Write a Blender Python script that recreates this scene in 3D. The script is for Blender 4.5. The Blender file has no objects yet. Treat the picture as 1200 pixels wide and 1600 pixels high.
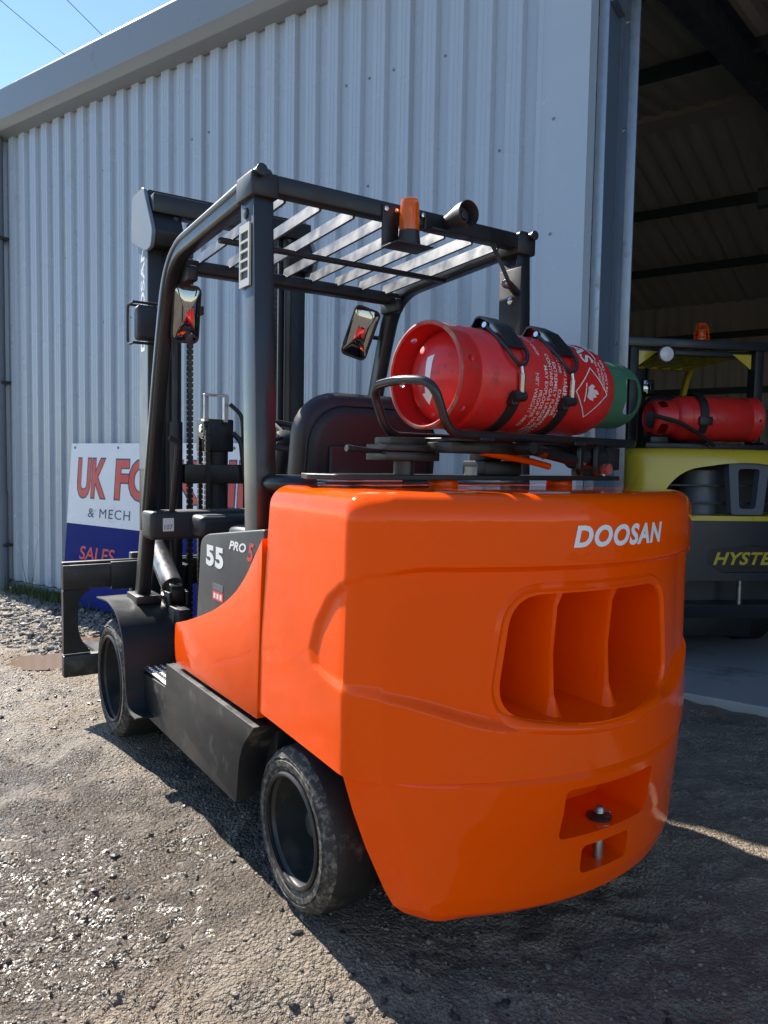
import bpy, bmesh, math, random
import numpy as np
from mathutils import Vector, Matrix, Euler
from mathutils.bvhtree import BVHTree
R = math.radians
random.seed(7); rng = np.random.default_rng(11)
scene = bpy.context.scene
col = scene.collection

# ------------------------------------------------------------------ camera, sky, sun, exposure
CAM_H = 1.35
cam_data = bpy.data.cameras.new('camera')
cam = bpy.data.objects.new('camera', cam_data)
col.objects.link(cam)
pit, rol = R(3.6), R(1.0)
fwd = Vector((0, math.cos(pit), -math.sin(pit)))
up0 = Vector((0, math.sin(pit), math.cos(pit)))
rt0 = Vector((1, 0, 0))
rt = rt0*math.cos(rol) + up0*math.sin(rol)
upv = -rt0*math.sin(rol) + up0*math.cos(rol)
m = Matrix.Identity(4)
for i in range(3):
    m[i][0] = rt[i]; m[i][1] = upv[i]; m[i][2] = -fwd[i]
m[2][3] = CAM_H
cam.matrix_world = m
cam_data.sensor_fit = 'VERTICAL'
cam_data.sensor_height = 36.0
cam_data.lens = 1202.0/1600.0*36.0
cam_data.clip_start = 0.05
cam_data.clip_end = 3000
scene.camera = cam

SUN_AZ_LEFT = 44.1     # degrees left of the view direction (+Y)
SUN_EL = 41.0
sd = Vector((-math.sin(R(SUN_AZ_LEFT))*math.cos(R(SUN_EL)), math.cos(R(SUN_AZ_LEFT))*math.cos(R(SUN_EL)), math.sin(R(SUN_EL))))
world = bpy.data.worlds.new('World'); scene.world = world
world.use_nodes = True
wn = world.node_tree.nodes; wl = world.node_tree.links
sky = wn.new('ShaderNodeTexSky'); sky.sky_type = 'NISHITA'; sky.sun_disc = False
sky.sun_elevation = R(SUN_EL); sky.sun_rotation = R(-SUN_AZ_LEFT)
sky.air_density = 1.0; sky.dust_density = 0.0; sky.ozone_density = 3.0
wl.new(sky.outputs[0], wn['Background'].inputs[0])
wn['Background'].inputs[1].default_value = 0.082
sun_d = bpy.data.lights.new('sun', 'SUN'); sun_d.energy = 4.1; sun_d.angle = R(0.53); sun_d.color = (1.0, 0.94, 0.86)
sun = bpy.data.objects.new('sun', sun_d); col.objects.link(sun)
sun.rotation_euler = sd.to_track_quat('Z', 'Y').to_euler()
sun.location = sd*60
scene.view_settings.view_transform = 'Standard'
scene.view_settings.look = 'None'
scene.view_settings.exposure = 1.45
scene.view_settings.gamma = 1.0
scene.view_settings.use_curve_mapping = False

# ------------------------------------------------------------------ materials
def nt(name):
    mt = bpy.data.materials.new(name); mt.use_nodes = True
    n = mt.node_tree.nodes; l = mt.node_tree.links
    return mt, n, l, n['Principled BSDF']
def setin(b, **k):
    names = dict(base='Base Color', rough='Roughness', metal='Metallic', spec='Specular IOR Level', coat='Coat Weight',
                 coatr='Coat Roughness', trans='Transmission Weight', ior='IOR', sheen='Sheen Weight', alpha='Alpha')
    for a, v in k.items():
        b.inputs[names[a]].default_value = (*v, 1) if isinstance(v, tuple) else v
def mat(name, base, rough=.5, metal=0., spec=.5, coat=0., var=.12, scale=6., bump=0., bscale=60., dirt=None, dirt_amt=.0, dscale=4., rvar=.1, trans=0., detail=6.):
    """paint / metal / plastic with slight tone and gloss variation, optional fine relief and patches of dirt"""
    mt, n, l, b = nt(name)
    setin(b, base=base, rough=rough, metal=metal, spec=spec, coat=coat, trans=trans, coatr=.12)
    tc = n.new('ShaderNodeTexCoord')
    nz = n.new('ShaderNodeTexNoise'); nz.inputs['Scale'].default_value = scale; nz.inputs['Detail'].default_value = detail
    l.new(tc.outputs['Object'], nz.inputs['Vector'])
    mx = n.new('ShaderNodeMix'); mx.data_type = 'RGBA'
    mx.inputs[6].default_value = (*[c*(1-var) for c in base], 1); mx.inputs[7].default_value = (*[min(1, c*(1+var)) for c in base], 1)
    l.new(nz.outputs['Fac'], mx.inputs[0])
    last = mx.outputs[2]
    mr = n.new('ShaderNodeMapRange'); mr.inputs[1].default_value = .3; mr.inputs[2].default_value = .7
    mr.inputs[3].default_value = max(0, rough-rvar); mr.inputs[4].default_value = min(1, rough+rvar)
    l.new(nz.outputs['Fac'], mr.inputs[0]); rl = mr.outputs[0]
    if dirt:
        n2 = n.new('ShaderNodeTexNoise'); n2.inputs['Scale'].default_value = dscale; n2.inputs['Detail'].default_value = 9; n2.inputs['Roughness'].default_value = .68
        l.new(tc.outputs['Object'], n2.inputs['Vector'])
        r2 = n.new('ShaderNodeMapRange'); r2.inputs[1].default_value = .62-.35*dirt_amt; r2.inputs[2].default_value = .74-.2*dirt_amt
        l.new(n2.outputs['Fac'], r2.inputs[0])
        m2 = n.new('ShaderNodeMix'); m2.data_type = 'RGBA'; m2.inputs[7].default_value = (*dirt, 1)
        l.new(r2.outputs[0], m2.inputs[0]); l.new(last, m2.inputs[6]); last = m2.outputs[2]
        m3 = n.new('ShaderNodeMix'); m3.data_type = 'FLOAT'; m3.inputs[3].default_value = .85
        l.new(r2.outputs[0], m3.inputs[0]); l.new(rl, m3.inputs[2]); rl = m3.outputs[0]
    l.new(last, b.inputs['Base Color']); l.new(rl, b.inputs['Roughness'])
    if bump:
        n3 = n.new('ShaderNodeTexNoise'); n3.inputs['Scale'].default_value = bscale; n3.inputs['Detail'].default_value = 4
        l.new(tc.outputs['Object'], n3.inputs['Vector'])
        bp = n.new('ShaderNodeBump'); bp.inputs['Strength'].default_value = 1.0; bp.inputs['Distance'].default_value = bump
        l.new(n3.outputs['Fac'], bp.inputs['Height']); l.new(bp.outputs[0], b.inputs['Normal'])
    return mt

M = {}
M['orange'] = mat('orange_paint', (.95, .088, .0002), .07, spec=.21, coat=.0, var=.06, scale=2.5, bump=.0022, bscale=7, rvar=.05)
M['black'] = mat('black_paint', (.014, .0145, .016), .46, var=.3, scale=8, rvar=.1, bump=.0002, bscale=120)
M['black_dusty'] = mat('black_paint_dusty', (.014, .014, .015), .42, var=.3, scale=8, rvar=.1, dirt=(.10, .085, .065), dirt_amt=.22, dscale=9)
M['gloss_black'] = mat('gloss_black', (.011, .012, .014), .40, var=.2, coat=.25)
M['plastic'] = mat('dark_plastic', (.018, .019, .022), .5, var=.2, bump=.0004, bscale=400)
M['seat'] = mat('seat_vinyl', (.026, .015, .019), .42, var=.2, bump=.0005, bscale=300)
M['steel'] = mat('bare_steel', (.34, .33, .32), .38, metal=.9, var=.25, scale=18, dirt=(.12, .08, .05), dirt_amt=.2, dscale=14)
M['bright'] = mat('bright_steel', (.62, .62, .62), .22, metal=1, var=.1)
M['oily'] = mat('oily_steel', (.05, .045, .04), .4, metal=.5, var=.4, scale=20)
M['mirror'] = mat('mirror_glass', (.27, .275, .28), .03, metal=1, var=.02, rvar=.01)
M['amber'] = mat('amber_lens', (1.0, .22, .01), .15, trans=.55, var=.05)
M['red'] = mat('red_tank_paint', (.62, .020, .018), .36, coat=.1, var=.16, scale=4, bump=.0009, bscale=18, dirt=(.30, .045, .035), dirt_amt=.2, dscale=16)
M['red_worn'] = mat('worn_red_rim', (.40, .05, .04), .5, var=.3, dirt=(.36, .28, .2), dirt_amt=.42, dscale=14)
M['green'] = mat('green_collar_paint', (.045, .155, .085), .42, var=.15, scale=8)
M['white'] = mat('white_print', (.78, .78, .78), .4, var=.03)
M['white_worn'] = mat('white_stencil', (.72, .66, .64), .5, var=.1, dirt=(.5, .1, .09), dirt_amt=.18, dscale=60)
M['redprint'] = mat('red_print', (.62, .02, .03), .4, var=.03)
M['rubber'] = mat('tyre_rubber', (.014, .0135, .013), .6, var=.25, scale=14, bump=.0012, bscale=70, dirt=(.10, .085, .066), dirt_amt=.08, dscale=11)
M['rubber_side'] = mat('tyre_sidewall', (.03, .028, .026), .7, var=.3, scale=20, bump=.003, bscale=60, dirt=(.21, .185, .15), dirt_amt=.4, dscale=48)
M['rim'] = mat('dark_rim', (.03, .03, .028), .4, var=.3, dirt=(.07, .06, .045), dirt_amt=.28, dscale=10)
M['cream'] = mat('cream_plate', (.50, .48, .42), .45, var=.08)
M['navy'] = mat('navy_print', (.012, .02, .09), .4, var=.05)
M['signwhite'] = mat('sign_white', (.74, .76, .80), .35, var=.03, dirt=(.4, .38, .34), dirt_amt=.02, dscale=3)
M['signblue'] = mat('sign_blue', (.002, .015, .17), .4, spec=.06, var=.06, dirt=(.03, .04, .16), dirt_amt=.0, dscale=4)
M['signred'] = mat('sign_red', (.62, .045, .035), .4, var=.06)
M['galv'] = mat('galvanised_steel', (.36, .40, .44), .38, metal=.75, var=.14, scale=30, bump=.0003, bscale=60, dirt=(.2, .19, .18), dirt_amt=.1, dscale=3)
M['column'] = mat('grey_steel_column', (.085, .13, .19), .5, metal=0., var=.15, scale=3, dirt=(.09, .09, .09), dirt_amt=.08, dscale=2)
M['clad'] = mat('grey_wall_cladding', (.385, .450, .520), .27, spec=.7, var=.05, scale=1.2, rvar=.05, dirt=(.33, .38, .43), dirt_amt=.05, dscale=2.2)
M['trim'] = mat('grey_eave_trim', (.225, .255, .27), .35, var=.05, scale=2, dirt=(.19, .21, .215), dirt_amt=.04, dscale=2.5)
M['pipe'] = mat('grey_downpipe', (.16, .19, .22), .5, var=.1)
M['inner'] = mat('interior_sheet', (.56, .53, .46), .6, var=.12, scale=1)
M['steelwork'] = mat('painted_steelwork', (.05, .065, .085), .5, var=.1)
M['concrete'] = mat('concrete', (.36, .355, .345), .75, var=.3, scale=1.6, bump=.002, bscale=40, dirt=(.16, .155, .15), dirt_amt=.2, dscale=1.3, detail=10)
M['yellow'] = mat('yellow_paint', (.56, .42, .03), .3, coat=.2, var=.06, dirt=(.3, .22, .05), dirt_amt=.06)
M['charcoal'] = mat('charcoal_paint', (.02, .024, .03), .4, var=.15)
M['grey_insert'] = mat('grey_grille_paint', (.10, .115, .14), .45, var=.1)
M['lamp'] = mat('lamp_glass', (.75, .78, .8), .12, var=.03, spec=.8)
M['stripe'] = mat('strap_webbing', (.012, .012, .013), .6, var=.2)
M['cable'] = mat('black_cable', (.012, .012, .012), .5)

# ------------------------------------------------------------------ mesh helpers
def finish(name, bm, material, parent=None, smooth=35, bevel=0., seg=2, loc=None, rot=None, bang=40):
    bmesh.ops.remove_doubles(bm, verts=bm.verts, dist=1e-5)
    bmesh.ops.recalc_face_normals(bm, faces=bm.faces)
    if bevel:
        ed = [e for e in bm.edges if len(e.link_faces) == 2 and e.calc_face_angle(0) > R(bang)]
        bmesh.ops.bevel(bm, geom=ed, offset=bevel, segments=seg, affect='EDGES', clamp_overlap=True, profile=.5)
    me = bpy.data.meshes.new(name); bm.to_mesh(me); bm.free()
    return link(name, me, material, parent, smooth, loc, rot)
def link(name, me, material, parent=None, smooth=35, loc=None, rot=None):
    if material is not None:
        me.materials.clear(); me.materials.append(M[material] if isinstance(material, str) else material)
    if smooth:
        me.polygons.foreach_set('use_smooth', [True]*len(me.polygons))
        me.set_sharp_from_angle(angle=R(smooth))
    o = bpy.data.objects.new(name, me); col.objects.link(o)
    if parent is not None: o.parent = parent
    if loc is not None: o.location = loc
    if rot is not None: o.rotation_euler = rot
    return o
def empty(name, loc=(0, 0, 0), rz=0.):
    o = bpy.data.objects.new(name, None); col.objects.link(o)
    o.location = loc; o.rotation_euler = (0, 0, rz); o.empty_display_size = .2
    return o
def tag(o, label=None, cat=None, group=None, kind=None):
    if label: o['label'] = label
    if cat: o['category'] = cat
    if group: o['group'] = group
    if kind: o['kind'] = kind
    return o
def new(): return bmesh.new()
def box(bm, x0, x1, y0, y1, z0, z1, mx=None):
    vs = [bm.verts.new((x, y, z)) for x in (x0, x1) for y in (y0, y1) for z in (z0, z1)]
    for f in ((0, 1, 3, 2), (4, 6, 7, 5), (0, 4, 5, 1), (2, 3, 7, 6), (0, 2, 6, 4), (1, 5, 7, 3)):
        bm.faces.new([vs[i] for i in f])
    if mx is not None: bmesh.ops.transform(bm, matrix=mx, verts=vs)
    return vs
def loft(bm, rows, close_u=True, cap=True):
    """rows: list of equally long lists of points"""
    V = [[bm.verts.new(p) for p in r] for r in rows]
    n = len(rows[0])
    for a, b in zip(V[:-1], V[1:]):
        for i in range(n if close_u else n-1):
            j = (i+1) % n
            try: bm.faces.new((a[i], a[j], b[j], b[i]))
            except ValueError: pass
    if cap:
        for r in (V[0], V[-1]):
            try: bm.faces.new(r)
            except ValueError: pass
    return V
def sweep(bm, path, section, ref, closed=False, cap=True):
    """sweep a 2D section (a along ref, b along ref x tangent) along a path"""
    P = [Vector(p) for p in path]; ref = Vector(ref).normalized(); rows = []
    n = len(P)
    for i, p in enumerate(P):
        if closed: t0 = (p-P[i-1]).normalized(); t1 = (P[(i+1) % n]-p).normalized()
        else:
            t0 = (p-P[i-1]).normalized() if i else (P[1]-p).normalized()
            t1 = (P[i+1]-p).normalized() if i < n-1 else t0
        t = (t0+t1).normalized()
        k = 1/max(.35, math.sqrt(max(0.0, (1+t0.dot(t1))/2)))
        a = (ref - t*ref.dot(t)).normalized(); b = a.cross(t).normalized()
        rows.append([p + a*s[0] + b*s[1]*k for s in section])
    if closed: rows.append(rows[0])
    return loft(bm, rows, True, cap and not closed)
def circ(r, n=10): return [(r*math.cos(2*math.pi*i/n), r*math.sin(2*math.pi*i/n)) for i in range(n)]
def rect(w, h): return [(-w/2, -h/2), (w/2, -h/2), (w/2, h/2), (-w/2, h/2)]
def rrect(w, h, r, n=4):
    pts = []
    for cx, cy, a0 in ((w/2-r, h/2-r, 0), (-w/2+r, h/2-r, 90), (-w/2+r, -h/2+r, 180), (w/2-r, -h/2+r, 270)):
        for i in range(n+1):
            a = R(a0+90*i/n); pts.append((cx+r*math.cos(a), cy+r*math.sin(a)))
    return pts
def round_path(pts, r, n=6):
    P = [Vector(p) for p in pts]; out = [P[0]]
    for i in range(1, len(P)-1):
        a, b, c = P[i-1], P[i], P[i+1]
        d1 = (a-b); d2 = (c-b); k = min(r, d1.length*.48, d2.length*.48)
        p0 = b+d1.normalized()*k; p2 = b+d2.normalized()*k
        for j in range(n+1):
            t = j/n; out.append(p0*(1-t)**2 + b*2*t*(1-t) + p2*t*t)
    out.append(P[-1]); return out
def tube(bm, pts, r, n=10, rad=0., ref=None):
    P = round_path(pts, rad) if rad else [Vector(p) for p in pts]
    # parallel transport
    rows = []; prev = None
    for i, p in enumerate(P):
        t = ((P[i+1]-p) if i < len(P)-1 else (p-P[i-1])).normalized()
        if 0 < i < len(P)-1: t = ((P[i+1]-p).normalized()+(p-P[i-1]).normalized()).normalized()
        if prev is None:
            prev = Vector((0, 0, 1)) if abs(t.z) < .9 else Vector((1, 0, 0))
        a = (prev - t*prev.dot(t)).normalized(); prev = a; b = t.cross(a)
        rr = r[i] if isinstance(r, (list, tuple)) else r
        rows.append([p+a*c*rr+b*s*rr for c, s in circ(1, n)])
    return loft(bm, rows)
def lathe(bm, prof, axis='x', n=40, center=(0, 0, 0), close=False, cap=True):
    """prof: (axial, radius) pairs"""
    c = Vector(center); rows = []
    for a, r in prof:
        row = []
        for i in range(n):
            t = 2*math.pi*i/n; u, v = r*math.cos(t), r*math.sin(t)
            row.append(c + (Vector((a, u, v)) if axis == 'x' else Vector((v, a, u)) if axis == 'y' else Vector((u, v, a))))
        rows.append(row)
    if close: rows.append(rows[0])
    return loft(bm, rows, True, cap and not close)
def prism(bm, poly, axis, a, b):
    """poly in the plane normal to axis; x: (y,z), y: (x,z), z: (x,y)"""
    f = {'x': lambda p, t: (t, p[0], p[1]), 'y': lambda p, t: (p[0], t, p[1]), 'z': lambda p, t: (p[0], p[1], t)}[axis]
    return loft(bm, [[f(p, a) for p in poly], [f(p, b) for p in poly]])
def round_poly(pts, r, n=5):
    out = []; N = len(pts); rs = r if isinstance(r, (list, tuple)) else [r]*N
    for i in range(N):
        a, b, c = Vector(pts[i-1]), Vector(pts[i]), Vector(pts[(i+1) % N])
        d1, d2 = a-b, c-b; k = min(rs[i], d1.length*.48, d2.length*.48)
        if k <= 1e-6: out.append(tuple(b)); continue
        p0 = b+d1.normalized()*k; p2 = b+d2.normalized()*k
        for j in range(n+1):
            t = j/n; q = p0*(1-t)**2+b*2*t*(1-t)+p2*t*t; out.append((q.x, q.y))
    return out
def quick(name, mt, parent, *boxes, bevel=.004, seg=2, smooth=35):
    bm = new()
    for b in boxes: box(bm, *b)
    return finish(name, bm, mt, parent, smooth, bevel, seg)
def to_mesh(bm, name='tmp'):
    bmesh.ops.remove_doubles(bm, verts=bm.verts, dist=1e-5)
    bmesh.ops.recalc_face_normals(bm, faces=bm.faces)
    me = bpy.data.meshes.new(name); bm.to_mesh(me); bm.free(); return me
def boolean(me, cutters, op='DIFFERENCE'):
    a = bpy.data.objects.new('tmp_a', me); col.objects.link(a); tmp = [a]
    for c in cutters:
        o = bpy.data.objects.new('tmp_c', c); col.objects.link(o); tmp.append(o)
        md = a.modifiers.new('b', 'BOOLEAN'); md.object = o; md.operation = op; md.solver = 'EXACT'
    dg = bpy.context.evaluated_depsgraph_get(); dg.update()
    out = bpy.data.meshes.new_from_object(a.evaluated_get(dg))
    for o in tmp: bpy.data.objects.remove(o, do_unlink=True)
    out.materials.clear()
    return out
def text_mesh(body, size=1., shear=0., offset=0., sx=1., spacing=1., extrude=0.):
    cu = bpy.data.curves.new('t', 'FONT'); cu.body = body; cu.size = size; cu.shear = shear; cu.offset = offset
    cu.space_character = spacing; cu.align_x = 'LEFT'; cu.align_y = 'BOTTOM_BASELINE'; cu.extrude = extrude; cu.resolution_u = 4
    o = bpy.data.objects.new('t', cu); col.objects.link(o)
    dg = bpy.context.evaluated_depsgraph_get(); dg.update()
    me = bpy.data.meshes.new_from_object(o.evaluated_get(dg))
    bpy.data.objects.remove(o, do_unlink=True)
    co = np.empty(len(me.vertices)*3); me.vertices.foreach_get('co', co); co = co.reshape(-1, 3)
    co[:, 0] *= sx; me.vertices.foreach_set('co', co.ravel()); me.update()
    return me
def remap(me, fn):
    """move every vertex (2D text coordinates) through fn -> 3D point"""
    for v in me.vertices: v.co = fn(v.co.x, v.co.y, v.co.z)
    me.update(); return me
def text_fit(body, w, h, **k):
    me = text_mesh(body, 1., **k)
    co = np.empty(len(me.vertices)*3); me.vertices.foreach_get('co', co); co = co.reshape(-1, 3)
    mn, mxx = co[:, :2].min(0), co[:, :2].max(0)
    co[:, 0] = (co[:, 0]-mn[0])/(mxx[0]-mn[0])*w; co[:, 1] = (co[:, 1]-mn[1])/(mxx[1]-mn[1])*h
    me.vertices.foreach_set('co', co.ravel()); me.update(); return me
def subdivide_mesh(me, maxlen):
    bm = bmesh.new(); bm.from_mesh(me)
    bmesh.ops.triangulate(bm, faces=bm.faces)
    for _ in range(4):
        ed = [e for e in bm.edges if e.calc_length() > maxlen]
        if not ed: break
        bmesh.ops.subdivide_edges(bm, edges=ed, cuts=1); bmesh.ops.triangulate(bm, faces=bm.faces)
    bm.to_mesh(me); bm.free(); return me
def vnoise(x, y, seed, freq):
    """value noise on numpy arrays"""
    rs = np.random.default_rng(seed); T = rs.random((256, 256))
    X = x*freq; Y = y*freq; xi = np.floor(X).astype(int); yi = np.floor(Y).astype(int)
    fx = X-xi; fy = Y-yi; fx = fx*fx*(3-2*fx); fy = fy*fy*(3-2*fy)
    g = lambda i, j: T[i % 256, j % 256]
    return (g(xi, yi)*(1-fx)+g(xi+1, yi)*fx)*(1-fy)+(g(xi, yi+1)*(1-fx)+g(xi+1, yi+1)*fx)*fy

M['slat'] = mat('glare_grey_slat', (.085, .088, .092), .38, metal=.4, var=.25, scale=16, rvar=.1)  # grey lighter than the black guard paint, standing in for sun glare on the bars
# ------------------------------------------------------------------ ground
TRUCK = Vector((0.2922, 2.5398, 0)); TRZ = R(33.3)
WALL0 = Vector((-3.9072, 8.0297, 0)); WRZ = R(-35.5)
def tw(x, y, z=0):   # truck local -> world
    c, s = math.cos(TRZ), math.sin(TRZ); return Vector((TRUCK.x+c*x-s*y, TRUCK.y+s*x+c*y, z))
def bw(u, v, z=0):   # building local -> world
    c, s = math.cos(WRZ), math.sin(WRZ); return Vector((WALL0.x+c*u-s*v, WALL0.y+s*u+c*v, z))
def w2b(x, y):
    c, s = math.cos(WRZ), math.sin(WRZ); dx, dy = x-WALL0.x, y-WALL0.y; return c*dx+s*dy, -s*dx+c*dy
PUD = [(-2.30, 5.27, .21, .15, .3), (-2.0, 5.85, .30, .10, -.2), (-3.3, 4.1, .25, .11, .5)]
def pudd(x, y):
    d = np.full_like(x, 9.)
    for px, py, a, b, r in PUD:
        c, s = math.cos(r), math.sin(r); X = (x-px)*c+(y-py)*s; Y = -(x-px)*s+(y-py)*c
        d = np.minimum(d, np.sqrt((X/a)**2+(Y/b)**2)+.5*(vnoise(x, y, 5, 9)-.5))
    return d
def gheight(x, y):
    z = .030*(vnoise(x, y, 1, 1.1)-1) + .026*(vnoise(x, y, 2, 4.3)-1)
    r = 1-np.abs(2*vnoise(x, y, 3, 8.5)-1); z += .020*(r-1)
    wet = np.clip((vnoise(x+3, y, 8, .55)-.25)*2.2, .25, 1)*np.clip(1.25-.35*np.abs(x+1.5), .4, 1)
    r2 = 1-np.abs(2*vnoise(x*1.2+.7*vnoise(x, y, 12, 9), y, 4, 17)-1); z += wet*.020*(r2-1)
    r3 = vnoise(x, y, 6, 31); z += wet*.010*(r3*r3-1)+.003*(vnoise(x, y, 13, 55)-1)
    # tyre ruts running past the truck on its left
    c, s = math.cos(TRZ), math.sin(TRZ); lx = c*(x-TRUCK.x)+s*(y-TRUCK.y)
    for rx in (-1.75, -2.9): z -= .014*np.exp(-((lx-rx+.12*np.sin(y*1.7))/.16)**2)
    p = pudd(x, y); k = np.clip((1.5-p)/.7, 0, 1); z = z*(1-k) + k*(-.075)
    # firm packed dirt under the wheels
    for wx, wy in ((-.55, .04), (.55, .04), (-.58, 1.84), (.58, 1.84)):
        q = tw(wx, wy); d = np.hypot(x-q.x, y-q.y); k = np.clip((.42-d)/.25, 0, 1); z = z*(1-k)+k*(-.006+.12*z)
    return z
def axis_lines(a, b, step, far):
    mid = list(np.arange(a, b+1e-6, step)); lo = []; hi = []; d = step; p = a
    while p > -far: d *= 1.07; p -= d; lo.append(p)
    d = step; p = b
    while p < far: d *= 1.07; p += d; hi.append(p)
    return np.array(lo[::-1]+mid+hi)
gx = axis_lines(-2.6, 1.3, .0115, 600); gy = axis_lines(.95, 4.3, .0115, 600)
GX, GY = np.meshgrid(gx, gy); GZ = gheight(GX, GY)
fade = np.clip(1-(np.hypot(GX, GY-4)-7)/6, 0, 1); GZ = GZ*fade - .02*(1-fade)
uu, vv = w2b(GX, GY); GZ = np.where(vv > .46, np.minimum(GZ, -.03), GZ)
nx, ny = len(gx), len(gy)
verts = np.stack([GX.ravel(), GY.ravel(), GZ.ravel()], 1)
ii = np.arange(nx*ny).reshape(ny, nx)
faces = np.stack([ii[:-1, :-1].ravel(), ii[:-1, 1:].ravel(), ii[1:, 1:].ravel(), ii[1:, :-1].ravel()], 1)
me = bpy.data.meshes.new('ground'); me.from_pydata(verts.tolist(), [], faces.tolist())
mt, n, l, b = nt('packed_wet_dirt')
tc = n.new('ShaderNodeTexCoord')
def noise(scale, detail=8, rough=.6):
    t = n.new('ShaderNodeTexNoise'); t.inputs['Scale'].default_value = scale; t.inputs['Detail'].default_value = detail; t.inputs['Roughness'].default_value = rough
    l.new(tc.outputs['Object'], t.inputs['Vector']); return t.outputs['Fac']
def mrange(s, a, c, d=0., e=1.):
    t = n.new('ShaderNodeMapRange'); t.inputs[1].default_value = a; t.inputs[2].default_value = c; t.inputs[3].default_value = d; t.inputs[4].default_value = e
    l.new(s, t.inputs[0]); return t.outputs[0]
def mixc(f, a, c):
    t = n.new('ShaderNodeMix'); t.data_type = 'RGBA'
    for i, v in ((6, a), (7, c)):
        if isinstance(v, tuple): t.inputs[i].default_value = (*v, 1)
        else: l.new(v, t.inputs[i])
    l.new(f, t.inputs[0]); return t.outputs[2]
def math2(op, a, c):
    t = n.new('ShaderNodeMath'); t.operation = op
    for i, v in ((0, a), (1, c)):
        if isinstance(v, (int, float)): t.inputs[i].default_value = v
        else: l.new(v, t.inputs[i])
    return t.outputs[0]
big = noise(.55, 4); mid_ = noise(5, 9, .65); fine = noise(42, 12, .74)
vor = n.new('ShaderNodeTexVoronoi'); vor.inputs['Scale'].default_value = 75; l.new(tc.outputs['Object'], vor.inputs['Vector'])
vor2 = n.new('ShaderNodeTexVoronoi'); vor2.inputs['Scale'].default_value = 190; l.new(tc.outputs['Object'], vor2.inputs['Vector'])
c1 = mixc(mrange(mid_, .35, .65), (.13, .099, .067), (.33, .258, .178))
c2 = mixc(mrange(fine, .42, .68), c1, (.40, .315, .222))
c3 = mixc(mrange(vor.outputs['Distance'], .0, .35, .55, 0.), c2, (.44, .36, .27))
sep = n.new('ShaderNodeVectorMath'); sep.operation = 'DISTANCE'; l.new(tc.outputs['Object'], sep.inputs[0]); sep.inputs[1].default_value = (-1.35, 2.45, 0)
hollow = mrange(sep.outputs['Value'], .45, 1.75, .20, 0.)   # the low wet ground left of the truck
damp = mrange(math2('ADD', hollow, math2('ADD', math2('MULTIPLY', big, .6), math2('MULTIPLY', mid_, .5))), .54, .70)
c4 = mixc(math2('MULTIPLY', damp, .72), c3, (.046, .035, .026))
l.new(c4, b.inputs['Base Color'])
l.new(mrange(damp, 0, 1, .78, .26), b.inputs['Roughness'])
b.inputs['Specular IOR Level'].default_value = .6
h = math2('ADD', math2('MULTIPLY', fine, .5), math2('ADD', math2('MULTIPLY', vor.outputs['Distance'], -.55), math2('MULTIPLY', vor2.outputs['Distance'], -.25)))
bp = n.new('ShaderNodeBump'); bp.inputs['Strength'].default_value = 1.0; bp.inputs['Distance'].default_value = .026
l.new(h, bp.inputs['Height']); l.new(bp.outputs[0], b.inputs['Normal'])
M['ground'] = mt
g = link('ground', me, mt, None, smooth=0); me.polygons.foreach_set('use_smooth', [True]*len(me.polygons))
tag(g, 'uneven damp packed dirt and gravel yard', kind='structure')
# puddles of brown water lying in the hollows
mt, n, l, b = nt('muddy_water'); setin(b, base=(.22, .148, .098), rough=.08, spec=.5); M['mud'] = mt
for i, (px, py, a, bb, r) in enumerate(PUD):
    bm = new(); pts = []
    for k in range(48):
        t = 2*math.pi*k/48; q = 1.55+.1*math.sin(3*t+i)
        X, Y = a*q*math.cos(t), bb*q*math.sin(t); pts.append((px+X*math.cos(r)-Y*math.sin(r), py+X*math.sin(r)+Y*math.cos(r), -.058))
    bm.faces.new([bm.verts.new(p) for p in pts])
    tag(finish('puddle', bm, 'mud', None, 0), 'brown muddy puddle in a hollow of the yard', kind='structure')

# loose stones on the yard
def stone_cloud(name, xs, ys, sizes, material, lift=.25):
    bm = new(); bmesh.ops.create_icosphere(bm, subdivisions=1, radius=1.0)
    bv = np.array([v.co[:] for v in bm.verts]); bf = np.array([[v.index for v in f.verts] for f in bm.faces]); bm.free()
    N = len(xs); zs = gheight(xs, ys); k = len(bv)
    S = np.stack([sizes*rng.uniform(.7, 1.4, N), sizes*rng.uniform(.6, 1.1, N), sizes*rng.uniform(.4, .8, N)], 1)
    V = bv[None]*S[:, None, :]*rng.uniform(.72, 1.2, (N, k, 1))
    a = rng.uniform(0, 6.28, N); ca, sa = np.cos(a)[:, None], np.sin(a)[:, None]
    X = V[..., 0]*ca-V[..., 1]*sa+xs[:, None]; Y = V[..., 0]*sa+V[..., 1]*ca+ys[:, None]; Z = V[..., 2]+(zs+lift*S[:, 2])[:, None]
    P = np.stack([X, Y, Z], -1).reshape(-1, 3); F = (bf[None]+np.arange(N)[:, None, None]*k).reshape(-1, 3)
    me = bpy.data.meshes.new(name); me.from_pydata(P.tolist(), [], F.tolist())
    o = link(name, me, material, None, 0); return o
M['stone'] = mat('grey_stone', (.24, .20, .155), .7, var=.45, scale=9, rvar=.2)
M['stone_pale'] = mat('pale_gravel', (.24, .22, .195), .75, var=.4, scale=14, rvar=.2)
M['clod'] = mat('wet_mud_clod', (.04, .034, .028), .5, var=.35, scale=9, rvar=.15)
def keep(x, y):
    u, v = w2b(x, y); return (v < .35) & (pudd(x, y) > 1.35)
N = 42000
sx_ = rng.uniform(-3.4, 2.4, N); sy_ = 1.0+5.4*rng.random(N)**1.6; k = keep(sx_, sy_)
tag(stone_cloud('gravel', sx_[k], sy_[k], rng.gamma(1.6, .0013, N)[k]+.0014, 'stone'), 'small grey stones scattered over the dirt yard', 'gravel', kind='stuff')
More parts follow.
